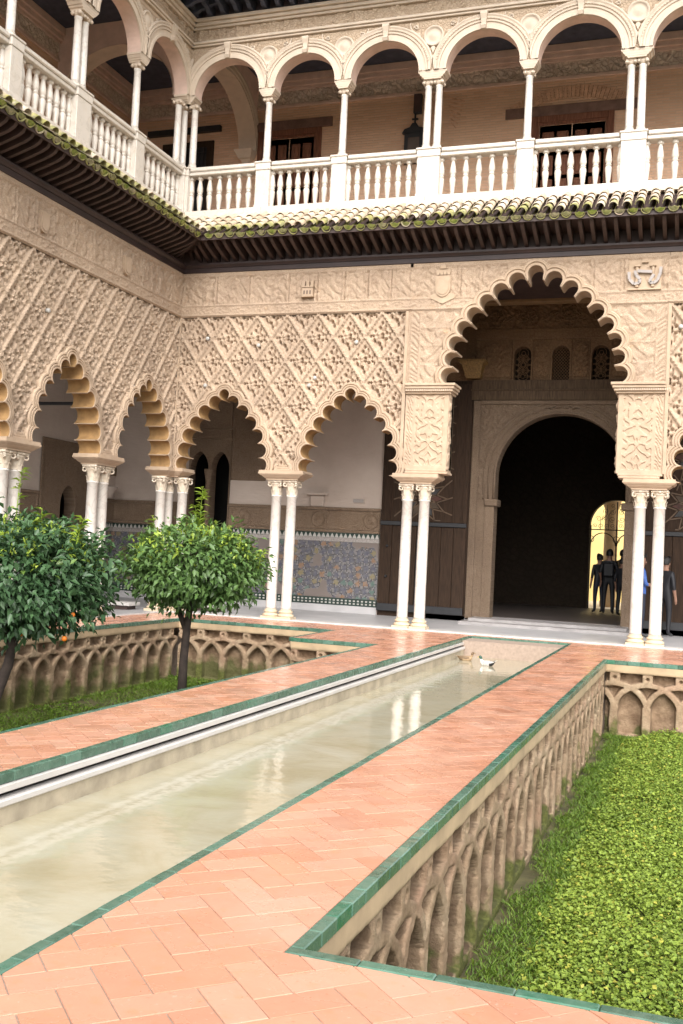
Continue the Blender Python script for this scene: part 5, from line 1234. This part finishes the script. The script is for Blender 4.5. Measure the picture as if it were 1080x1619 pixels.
m = MB(); m.prism([(-4.16, 12.12), (-3.54, 12.12), (-3.6, 12.22), (-3.74, 12.26), (-3.80, 12.36), (-3.90, 12.36), (-3.96, 12.26), (-4.1, 12.22)], MRB, .0, .12); obj('crest', m, M['iron'], sh)
m = MB(); bar(m, MRB, -3.87, -3.83, 12.36, 12.60, .03, .07); bar(m, MRB, -3.93, -3.77, 12.46, 12.50, .028, .072); obj('cross', m, M['iron'], sh)
m = MB(); m.tube([MRB(-3.96, 11.30, .05), MRB(-3.96, 11.2, .16), MRB(-3.9, 11.12, .18)], .03, 6); m.lathe([(.02, 0), (.06, .03), (.05, .12), (.02, .15)], MRB(-3.9, 11.14, .18), 8); obj('lamp', m, M['iron'], sh)
t = thing('speaker_box', 'tall narrow black speaker box high on the brick wall above the shrine', 'speaker', (-3.78, RY, 12.6)); panel('cabinet', MRB, -3.88, -3.68, 12.60, 13.08, .02, .16, M['iron'], t, .01); panel('grille', MRB, -3.865, -3.695, 12.62, 13.06, .16, .166, M['wood_dark'], t); panel('bracket', MRB, -3.82, -3.74, 12.8, 12.9, .0, .02, M['iron'], t)
# transverse arches at the corner of the upper gallery
def tarch(label, mp, s0, s1, loc):
    t = thing('transverse_arch', label, 'arch', loc); c = (s0+s1)/2; R = (s1-s0)/2-.02
    m = MB(); arch_wall(m, mp, s0-.02, s1+.3, 13.95, c, R, 11.99, R*.86, -.22, .22, 30, z0=11.99); obj('web', m, M['soffit_pink'], t)
    m = MB(); rows = []
    for d, h in ((0, -.25), (0, .25), (.07, .25), (.075, .27), (.15, .27), (.16, .25), (.22, .25), (.23, .28), (.30, .28), (.31, .21)): rows.append([mp(c+(R-.012+d)*cos(pi*k/36), 11.99+(R-.012+d)*.86*sin(pi*k/36), h) for k in range(37)])
    m.add([p for ro in rows for p in ro], [(i*37+k, i*37+k+1, (i+1)*37+k+1, (i+1)*37+k) for i in range(len(rows)-1) for k in range(36)]); obj('moulded_ring', m, M['upper_plain'], t)
    m = MB(); rings = []
    for z, w, d in ((11.62, .03, .03), (11.70, .10, .08), (11.78, .14, .14), (11.80, .18, .2), (11.90, .22, .26), (11.985, .26, .34)): rings.append([mp(s1-d, z, -w), mp(s1-d, z, w), mp(s1+.2, z, w), mp(s1+.2, z, -w)])
    m.loft(rings); obj('corbel', m, M['upper_plain'], t)
tarch('moulded stone arch spanning the upper gallery from the corner columns to the brick wall', lambda s, z, h: (XU+h+0*s, s+0*h, z+0*h), .35, 3.62, (XU, 2, 12))
tarch('moulded stone arch spanning the left upper gallery, seen through the left arcade', lambda s, z, h: (-s+0*h, YU+h+0*s, z+0*h), 8.65, 11.88, (-10, YU, 12))

# ------------------------------------------------------------------ low benches
def bench(x, y, lx, ly, label):
    t = thing('stone_bench', label, 'bench', (x, y, .022)); m = MB(); m.box(x-lx+.08, x+lx-.08, y-ly+.06, y+ly-.06, .022, .11, 0, .005); obj('base', m, M['wood_dark'], t)
    m = MB(); m.box(x-lx, x+lx, y-ly, y+ly, .111, .19, 0, .01); obj('seat', m, M['kerb'], t)
bench(-8.95, -.55, .30, .25, 'low white stone slab bench on a dark base between the two orange trees'); bench(-7.4, .75, .35, .2, 'low white stone slab bench on a dark base behind the small orange tree trunk')

# ------------------------------------------------------------------ orange trees
def leaves(cn, ax, nm, size, wd, curl):
    """cn Nx3 base points, ax Nx3 leaf direction, nm Nx3 up; returns V, Q (two quads a leaf)"""
    n = len(cn); ax = ax/np.linalg.norm(ax, axis=1, keepdims=True); sd_ = np.cross(ax, nm); sd_ /= np.linalg.norm(sd_, axis=1, keepdims=True)+1e-9; un = np.cross(sd_, ax)
    L = size[:, None]; w = wd[:, None]
    tip = cn+ax*L-un*L*curl; mid = cn+ax*L*.5-un*L*.04; lf = cn+ax*L*.45+sd_*w+un*w*.45; rg = cn+ax*L*.45-sd_*w+un*w*.45
    V = np.stack([cn, rg, mid, lf, tip], 1).reshape(-1, 3); b = np.arange(n)[:, None]*5
    Q = np.concatenate([b+np.array([[0, 1, 4, 2]]), b+np.array([[0, 2, 4, 3]])], 1).reshape(-1, 4)
    return V, Q
def orange_tree(label, base, cz0, cc, rx, rz, n, size, trunk, seed, nor, shoots, br):
    rg_ = np.random.default_rng(seed); t = thing('orange_tree', label, 'tree', base)
    m = MB(); 
    for pts, rad in trunk: m.tube(pts, rad, 10)
    q = random.Random(seed)
    top = Vector(trunk[0][0][-1])
    for k in range(14):
        a = q.uniform(0, 6.28); e = Vector((cc[0]+rx*.7*cos(a), cc[1]+rx*.7*sin(a), cc[2]+rz*q.uniform(-.35, .6))); mid = top.lerp(e, .5)+Vector((0, 0, .12)); m.tube([top, mid, e], [.032, .02, .008], 6)
    obj('trunk', m, M['bark'], t, True)
    ncl = n//7; u = rg_.normal(size=(ncl, 3)); u /= np.linalg.norm(u, axis=1, keepdims=True)
    lump = 1+.13*np.sin(u[:, 0]*5+seed)*np.cos(u[:, 1]*4)+.11*np.sin(u[:, 2]*6+u[:, 0]*7+seed*2)
    r = (rg_.random(ncl)**.33*.55+.47)*lump; zz = u[:, 2].copy(); flat_ = np.where(zz < 0, .80, 1.0)
    ctr = np.stack([cc[0]+rx*r*u[:, 0], cc[1]+rx*r*u[:, 1], cc[2]+rz*r*zz*flat_], 1)
    ctr = np.repeat(ctr, 7, 0); uu = np.repeat(u, 7, 0); N = len(ctr)
    cn = ctr+rg_.normal(size=(N, 3))*size*.75*np.array([1, 1, 1.1])
    ax = uu*.8+rg_.normal(size=(N, 3))*.62+np.array([0, 0, -.42]); nm = uu*.6+rg_.normal(size=(N, 3))*.35+np.array([0, 0, .9])
    sz = size*rg_.uniform(.65, 1.15, N); wd = sz*rg_.uniform(.21, .28, N)
    V, Q = leaves(cn, ax, nm, sz, wd, rg_.uniform(0, .25, N)[:, None])
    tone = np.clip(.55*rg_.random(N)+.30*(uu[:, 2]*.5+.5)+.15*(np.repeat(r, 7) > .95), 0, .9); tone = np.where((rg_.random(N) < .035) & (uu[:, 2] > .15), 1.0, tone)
    dist = np.linalg.norm(cn-np.array(CAM), axis=1)-np.where((ax*np.array([0, -1, 0])).sum(1) > -2, 0, 9); o_ = np.argsort(dist-1.2*sz/size*.3); pick = o_[:285]; mask = np.ones(N, bool); mask[pick] = False
    mat = M['leaf_b'] if br else M['leaf']
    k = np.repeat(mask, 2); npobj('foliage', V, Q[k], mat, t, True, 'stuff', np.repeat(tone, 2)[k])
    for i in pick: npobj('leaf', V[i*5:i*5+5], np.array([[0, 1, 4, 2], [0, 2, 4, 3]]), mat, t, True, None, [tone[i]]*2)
    # bright new growth on the top
    NV = []; NQ = []; off = 0; ms = MB()
    for (sx, sy, h0, h1, nl, le) in shoots:
        ms.tube([(sx, sy, h0), (sx+le*.3, sy, (h0+h1)/2), (sx+le, sy, h1)], [.008, .006, .003], 5)
        f = rg_.random(nl)**.8; p = np.stack([sx+le*f*f, sy+0*f, h0+(h1-h0)*f], 1); a = rg_.uniform(0, 2*pi, nl)
        axx = np.stack([np.cos(a), np.sin(a), rg_.uniform(.0, .8, nl)], 1); v, q_ = leaves(p, axx, np.tile([0, 0, 1.], (nl, 1))+rg_.normal(size=(nl, 3))*.2, size*rg_.uniform(.7, 1.25, nl)*(1.25-.35*f), size*.21*np.ones(nl), np.full((nl, 1), .25))
        NV.append(v); NQ.append(q_+off); off += len(v)
    nt_ = n//12; a = rg_.uniform(0, 2*pi, nt_//6); rr_ = np.sqrt(rg_.random(nt_//6))*.97; hh = cc[2]+rz*np.sqrt(np.clip(1-rr_**2, 0, 1))*rg_.uniform(.92, 1.07, nt_//6); p = np.repeat(np.stack([cc[0]+rx*rr_*np.cos(a), cc[1]+rx*rr_*np.sin(a), hh], 1), 6, 0)+rg_.normal(size=(nt_//6*6, 3))*.03
    axx = rg_.normal(size=p.shape)*.6+np.array([0, 0, .7]); v, q_ = leaves(p, axx, rg_.normal(size=p.shape)*.4+np.array([0, -.5, .8]), size*rg_.uniform(.4, .8, len(p)), size*.14*np.ones(len(p)), np.full((len(p), 1), .15)); NV.append(v); NQ.append(q_+off)
    NV = np.concatenate(NV); NQ = np.concatenate(NQ); npobj('new_growth', NV, NQ, M['leaf_new'], t, True, 'stuff', rg_.random(len(NQ)))
    obj('shoot_stem', ms, M['leaf_new'], t)
    for (x, y, z) in nor:
        m = MB(); m.lathe([(.001, -.036), (.02, -.032), (.034, -.012), (.035, .008), (.024, .027), (.006, .034), (.001, .032)], (x, y, z), 14); obj('orange', m, M['orange'], t, True)
T2 = (-4.45, -6.1)
orange_tree('small bushy orange tree with a slim dark trunk in front of the corner columns', (T2[0], T2[1], -1.25), .5, (-4.35, -6.1, 1.18), 1.06, .63, 7000, .132,
    [([(-4.46, -6.1, -1.27), (-4.46, -6.1, -.3), (-4.43, -6.1, .25), (-4.40, -6.1, .55), (-4.30, -6.1, .8)], [.085, .068, .06, .055, .045]), ([(-4.46, -6.1, .22), (-4.60, -6.12, .52), (-4.78, -6.15, .85)], [.05, .038, .025]), ([(-4.60, -6.1, .5), (-4.85, -6.1, .66), (-5.1, -6.1, .9)], [.028, .02, .012])], 4, [],
    [(-4.28, -6.15, 1.6, 2.47, 60, .02), (-4.35, -6.1, 1.6, 2.2, 30, -.05), (-4.95, -6.3, 1.5, 1.98, 22, -.1), (-4.62, -6.1, 1.6, 1.95, 18, .0), (-3.6, -6.1, 1.4, 1.78, 22, .06), (-3.2, -6.2, 1.2, 1.5, 16, .08)], True)
orange_tree('larger dark orange tree with a few ripe fruit, cut off by the left picture edge', (-5.4, -9.5, -1.25), .2, (-5.22, -9.5, .98), 1.10, .76, 10500, .135,
    [([(-5.55, -9.5, -1.27), (-5.5, -9.5, -.7), (-5.28, -9.5, -.15), (-5.22, -9.5, .15), (-5.1, -9.5, .5)], [.10, .085, .07, .06, .05]), ([(-5.25, -9.5, .0), (-5.4, -9.4, .35), (-5.6, -9.4, .7)], [.05, .04, .02])], 9,
    [(-4.20, -9.7, .60), (-4.30, -9.7, .29), (-4.80, -9.9, .33)],
    [(-5.22, -9.6, 1.75, 2.45, 26, .05), (-4.2, -9.7, 1.5, 1.85, 20, .1), (-4.75, -9.7, 1.6, 1.95, 16, .0)], False)

# ------------------------------------------------------------------ planting in the sunken beds
gb = struct('garden_bed', (0, -10, -1.3)); 
hfb = lambda S, Z: .05*fbm(S*1.3, Z*1.3, 4)-.02
V, Q, S, Z = grid(lambda s, z, h: (s, z, -1.27+h), GW+.03, 8, NY-.1, FGY-.03, .12, hfb); npobj('soil', V, Q, M['soil'], gb)
V, Q, S, Z = grid(lambda s, z, h: (s, z, -1.27+h), LGL+.03, -GW-.02, -14, FY1-.03, .12, hfb); npobj('soil', V, Q, M['soil'], gb)
def cover(name, nn, x0, x1, y0, y1, size, hgt, dens, mat, up_, wdk, tone_f):
    N = nn; x = RNG.uniform(x0, x1, N); y = RNG.uniform(y0, y1, N); d = dens(x, y); k = RNG.random(N) < d; x = x[k]; y = y[k]; N = len(x)
    hmax = hgt(x, y); z = -1.26+.02+hmax*RNG.random(N)**.42*np.where(RNG.random(N) > .97, 1.35, 1); a = RNG.uniform(0, 2*pi, N)
    ax = np.stack([np.cos(a), np.sin(a), RNG.normal(size=N)*.35+up_], 1); nm = np.stack([RNG.normal(size=N)*.4, RNG.normal(size=N)*.4, np.ones(N)], 1)
    sz = size*RNG.uniform(.5, 1.3, N); V, Q = leaves(np.stack([x, y, z], 1), ax, nm, sz, sz*wdk, RNG.uniform(0, .3, N)[:, None])
    tn = tone_f(x, y, (z+1.26)/(hmax+1e-6), RNG.random(N)); npobj(name, V, Q, mat, None, True, 'stuff', np.repeat(tn, 2))
edge_d = lambda x, y: (x-GW-.06)+.25*(fbm(y*1.2, x*1.2, 3)-.5)*2
cover('ground_cover', 215000, 2.0, 5.0, NY+.02, FGY-.1, .036, lambda x, y: .03+.17*ss(.25, .9, edge_d(x, y))*(.6+.7*fbm(x*1.8, y*1.8, 3)), lambda x, y: ss(.22, .6, edge_d(x, y))*np.where(x > 3.9, .5, 1)*ss(.08, .30, fbm(x*3.1, y*3.1, 3)), M['cover'], .22, .40,
      lambda x, y, q, r: np.where(r > .94, 1.0, np.clip(.15+.5*q*r+.8*(fbm(x*1.1+9, y*1.1, 3)-.3)*ss(-4, -15, y)+.1*r, 0, .95)))
cover('grass_strip', 75000, 1.93, 3.4, NY+.02, FGY-.1, .062, lambda x, y: .015+.02*fbm(x*6, y*6, 2), lambda x, y: (1-.75*ss(.3, .9, edge_d(x, y)))*ss(.12, .32, edge_d(x, y)+.35*fbm(y*4, x*4, 2)), M['grass'], 1.2, .07, lambda x, y, q, r: r)
cover('weeds', 46000, LGL+.1, -GW-.1, -13.5, FY1-.1, .05, lambda x, y: .015+.09*ss(.42, .7, fbm(x*1.4, y*1.4, 3)), lambda x, y: ss(.30, .52, fbm(x*1.1+5, y*1.1, 3)), M['grass'], .45, .28, lambda x, y, q, r: r*.9)
cover('grass', 60000, LGL+.1, -GW-.1, -13.5, FY1-.1, .07, lambda x, y: .02+0*x, lambda x, y: ss(.26, .5, fbm(x*.8+2, y*.8, 3)), M['grass'], 1.3, .07, lambda x, y, q, r: .2+.8*r)
for (x, y, z) in ((-5.0, -4.3, -1.2), (-5.6, -5.9, -1.2)):
    m = MB(); m.lathe([(.001, -.045), (.025, -.04), (.042, -.015), (.044, .01), (.03, .034), (.001, .04)], (x, y, z), 12)
    tag(obj('fallen_orange', m, M['orange'], None, True), 'fallen orange in the grass by the small tree' if x > -5.3 else 'fallen orange in the grass nearer the arched wall', 'orange', 'fallen oranges in the grass')

# ------------------------------------------------------------------ ducks
def ell(c, ax, rx, ry, n=14):
    """ring centred at c, perpendicular to local +x: half width rx, half height ry"""
    return [(c[0], c[1]+rx*cos(2*pi*k/n), c[2]+ry*sin(2*pi*k/n)) for k in range(n)]
def duck(label, loc, rz, mats, k, tailup=.05):
    t = thing('duck', label, 'duck', loc, None, rz); WL[t.name] = (0, 0, 0)
    body = [(-.26, .0, .095+tailup, .012, .006), (-.22, 0, .085+tailup*.6, .045, .022), (-.17, 0, .06, .075, .055), (-.08, 0, .035, .105, .085), (.02, 0, .03, .115, .095), (.10, 0, .035, .105, .09), (.16, 0, .05, .08, .075), (.195, 0, .075, .05, .052), (.20, 0, .12, .034, .036)]
    rings = []; mi = []
    for i, (x, y, z, a, b) in enumerate(body): rings.append(ell((x*k, y, z*k), None, a*k, b*k)); mi.append(0 if 2 < i < 5 else (2 if i <= 2 else 1))
    m = MB(); m.loft(rings, 0, mi); b = obj('body', m, mats[:3], t, True)
    hd = [(.185, .10, .034, .034), (.19, .135, .030, .030), (.195, .155, .031, .031), (.20, .175, .036, .034), (.212, .20, .044, .042), (.222, .225, .040, .036), (.225, .245, .025, .02), (.225, .252, .004, .004)]
    m = MB(); rg = []
    for (x, z, a, b_) in hd: rg.append([(x*k+b_*1.15*k*cos(2*pi*q/14), a*k*.85*sin(2*pi*q/14), z*k) for q in range(14)])
    m.loft(rg, 0, [1, 1, 0, 0, 0, 0, 0]); obj('head', m, [mats[3], mats[4]], t, True)
    m = MB(); m.loft([ell((x*k, 0, z*k), None, a*k, b_*k, 10) for x, z, a, b_ in ((.25, .212, .022, .018), (.275, .205, .017, .010), (.305, .198, .020, .007), (.318, .196, .010, .004))]); obj('bill', m, mats[5], t, True)
    for s in (-1, 1):
        m = MB(); m.loft([[(x*k, (s*y+.014*cos(2*pi*q/10))*k, (z+h*sin(2*pi*q/10))*k) for q in range(10)] for x, y, z, h in ((.11, .085, .065, .02), (.04, .102, .07, .045), (-.06, .095, .075, .045), (-.15, .065, .085, .03), (-.215, .04, .10, .01))]); obj('wing', m, mats[6], t, True)
        m = MB(); m.lathe([(.001, -.006), (.006, 0), (.001, .006)], (.232*k, s*.034*k, .215*k), 8); obj('eye', m, M['iron'], t)
    m = MB(); m.add([(-.2*k, -.04*k, .09*k+tailup*k*.6), (-.2*k, .04*k, .09*k+tailup*k*.6), (-.31*k, .03*k, .11*k+tailup*k), (-.31*k, -.03*k, .11*k+tailup*k), (-.2*k, -.04*k, .075*k+tailup*k*.6), (-.2*k, .04*k, .075*k+tailup*k*.6)], [(0, 1, 2, 3), (4, 3, 2, 5), (0, 3, 4), (1, 5, 2)]); obj('tail', m, mats[7], t)
    return t
dk = lambda n, c: simple(n, c, .6, .2, 40, .2, 90)
gry, brn, blk, wht, grn, yel = dk('duck_grey', (.46, .43, .40)), dk('duck_chestnut', (.10, .05, .03)), dk('duck_black', (.012, .012, .014)), dk('duck_white', (.7, .68, .64)), simple('duck_green', (.008, .07, .045), .3, .2), dk('duck_bill', (.45, .33, .04))
tan, tdk = dk('duck_tan', (.30, .20, .11)), dk('duck_mottled', (.15, .095, .05))
duck('drake with a glossy green head and pale grey body swimming in the pool', (-.19, -2.75, -.318), radians(172), [gry, wht, blk, grn, wht, yel, gry, wht], .62)
duck('mottled brown female duck swimming near the far left corner of the pool', (-.72, -2.15, -.322), radians(12), [tan, tan, tdk, tdk, tan, dk('dull_bill', (.25, .15, .06)), tdk, tan], .62, .02)

# ------------------------------------------------------------------ people
def person(label, loc, rz, joints, shirt, legs_m, hair_m=None, sleeve=.55, bag=False, sc=1.0):
    t = thing('person', label, 'person', loc, None, rz); WL[t.name] = (0, 0, 0)
    J = {'pel': (0, 0, .95, .135), 'bel': (0, .0, 1.10, .125), 'che': (0, .01, 1.30, .15), 'nek': (0, .01, 1.47, .062), 'hed': (0, -.01, 1.56, .075), 'top': (0, -.015, 1.66, .085), 'crn': (0, -.01, 1.73, .055)}
    for s, n in ((-1, 'l'), (1, 'r')):
        J['hip'+n] = (s*.095, 0, .90, .095); J['kne'+n] = (s*.11, -.02, .49, .062); J['ank'+n] = (s*.115, .01, .09, .042); J['toe'+n] = (s*.13, -.15, .035, .032)
        J['sho'+n] = (s*.175, .01, 1.40, .066); J['elb'+n] = (s*.235, .03, 1.12, .046); J['wri'+n] = (s*.235, -.05, .88, .032); J['pal'+n] = (s*.235, -.07, .80, .034)
        for f, dx in enumerate((-.022, -.008, .008, .02)): J['f%d%s' % (f, n)] = (s*.235+dx*.4, -.085+dx, .715+abs(dx-.005)*.9, .0095)
        J['th'+n] = (s*.225, -.115, .775, .011)
    for k_, v in joints.items(): J[k_] = v+(J[k_][3],) if len(v) == 3 else v
    E_ = [('pel', 'bel'), ('bel', 'che'), ('che', 'nek'), ('nek', 'hed'), ('hed', 'top'), ('top', 'crn')]
    for n in 'lr': E_ += [('pel', 'hip'+n), ('hip'+n, 'kne'+n), ('kne'+n, 'ank'+n), ('ank'+n, 'toe'+n), ('che', 'sho'+n), ('sho'+n, 'elb'+n), ('elb'+n, 'wri'+n), ('wri'+n, 'pal'+n), ('pal'+n, 'th'+n)]+[('pal'+n, 'f%d%s' % (f, n)) for f in range(4)]
    nm_ = list(J); me = bpy.data.meshes.new('body_skeleton'); me.from_pydata([J[k_][:3] for k_ in nm_], [(nm_.index(a), nm_.index(b)) for a, b in E_], [])
    o = bpy.data.objects.new('body_skeleton', me); COL.objects.link(o); o.modifiers.new('skin', 'SKIN'); me.skin_vertices[0].data[0].use_root = True
    for i, k_ in enumerate(nm_): r = J[k_][3]; me.skin_vertices[0].data[i].radius = (r*1.25, r*.85) if k_ in ('pel', 'bel', 'che') else (r, r)
    sb = o.modifiers.new('sub', 'SUBSURF'); sb.levels = 2; sb.render_levels = 2
    dg = bpy.context.evaluated_depsgraph_get(); m2 = bpy.data.meshes.new_from_object(o.evaluated_get(dg)); bpy.data.objects.remove(o); m2.name = 'body'
    m2.materials.clear()
    for q in (M['skin'], shirt, legs_m, M['shoe']): m2.materials.append(q)
    idx = []
    A = {n: np.array(J['elb'+n][:3]) for n in 'lr'}
    for p in m2.polygons:
        c = p.center; z = c.z
        arm = abs(c.x) > .20 and z < 1.34
        if z > 1.47: k_ = 0
        elif arm: k_ = 1 if z > 1.34-sleeve*.6 and not (np.linalg.norm(np.array(c)-np.array(J['pall'][:3])) < .3*(1-sleeve)+.12 or np.linalg.norm(np.array(c)-np.array(J['palr'][:3])) < .3*(1-sleeve)+.12) else 0
        elif z > .93: k_ = 1
        elif z > .085: k_ = 2
        else: k_ = 3
        idx.append(k_)
    m2.polygons.foreach_set('material_index', idx); m2.polygons.foreach_set('use_smooth', [True]*len(idx))
    b = bpy.data.objects.new('body', m2); COL.objects.link(b); b.parent = t
    h = J['top']; m = MB(); rows = []
    for i in range(9):
        th_ = .05+2.35*i/8; rows.append([(h[0]+.098*sin(min(th_, 1.75))*cos(u), h[1]+.012+.108*sin(min(th_, 1.75))*sin(u), h[2]+.015+.105*cos(th_)+(.16*max(0, -sin(u)+.25)*(i-4)/4 if i > 4 else 0)) for u in np.linspace(0, 2*pi, 16, endpoint=False)])
    m.loft(rows); obj('hair', m, hair_m or M['hair'], t, True)
    m = MB()                                          # face: eyes, nose, mouth, ears
    for s in (-1, 1): m.lathe([(.001, -.008), (.009, 0), (.001, .008)], (s*.032, h[1]-.083, h[2]-.03), 8, 0); m.lathe([(.001, -.028), (.014, 0), (.001, .028)], (s*.092, h[1]+.01, h[2]-.045), 8, 1)
    m.loft([[(x, h[1]-y, h[2]-.04-z) for x, y in ((-w, .075), (0, .075+d), (w, .075))] for z, w, d in ((0, .008, .012), (.03, .012, .026), (.042, .014, .018))], 1); m.box(-.024, .024, h[1]-.079, h[1]-.07, h[2]-.108, h[2]-.098, 2)
    obj('face', m, [M['iron'], M['skin'], flat('lip', (.30, .10, .08))], t)
    if bag: m = MB(); m.box(-.15, .15, .13, .27, 1.02, 1.42, 0, .04); obj('backpack', m, M['cloth_dark'], t)
    t.scale = (sc, sc, sc)
    return t
person('dark-haired person in dark clothes seen from behind, silhouetted against the bright gate', (.86, 9.1, .15), pi, {'palr': (.2, -.12, .95, .034), 'wrir': (.22, -.05, 1.0, .032)}, M['cloth_dark'], M['cloth_dark'], bag=True, sc=1.03)
person('person in a dark jacket at the left of the group in the dark doorway', (.56, 9.5, .15), pi+.5, {}, M['cloth_dark'], M['denim'], sc=.95)
person('person in a tan top further back beside the bright gate', (1.12, 10.6, .15), pi-.3, {'kner': (.14, -.12, .50, .062)}, M['cloth_tan'], M['cloth_tan'], sc=1.05)
person('short dark-haired person in dark clothes close to the right-hand columns', (1.27, 8.4, .15), pi-.5, {}, M['cloth_dark'], M['cloth_dark'], sc=.90)
person('person in a blue shirt and navy trousers half hidden behind the right-hand columns', (2.10, 2.3, .022), 1.9, {'elbl': (-.26, -.03, 1.13, .046), 'wril': (-.16, -.22, 1.12, .032), 'pall': (-.12, -.30, 1.12, .034), 'f0l': (-.11, -.385, 1.14, .0095), 'f1l': (-.10, -.39, 1.125, .0095), 'f2l': (-.10, -.385, 1.11, .0095), 'f3l': (-.105, -.375, 1.095, .0095), 'thl': (-.10, -.33, 1.165, .011)}, M['cloth_blue'], M['denim'], sc=1.02)
person('person in dark clothes standing at the right picture edge behind the columns', (2.58, 3.1, .022), 2.6, {}, M['cloth_dark'], M['cloth_dark'], sc=1.0)
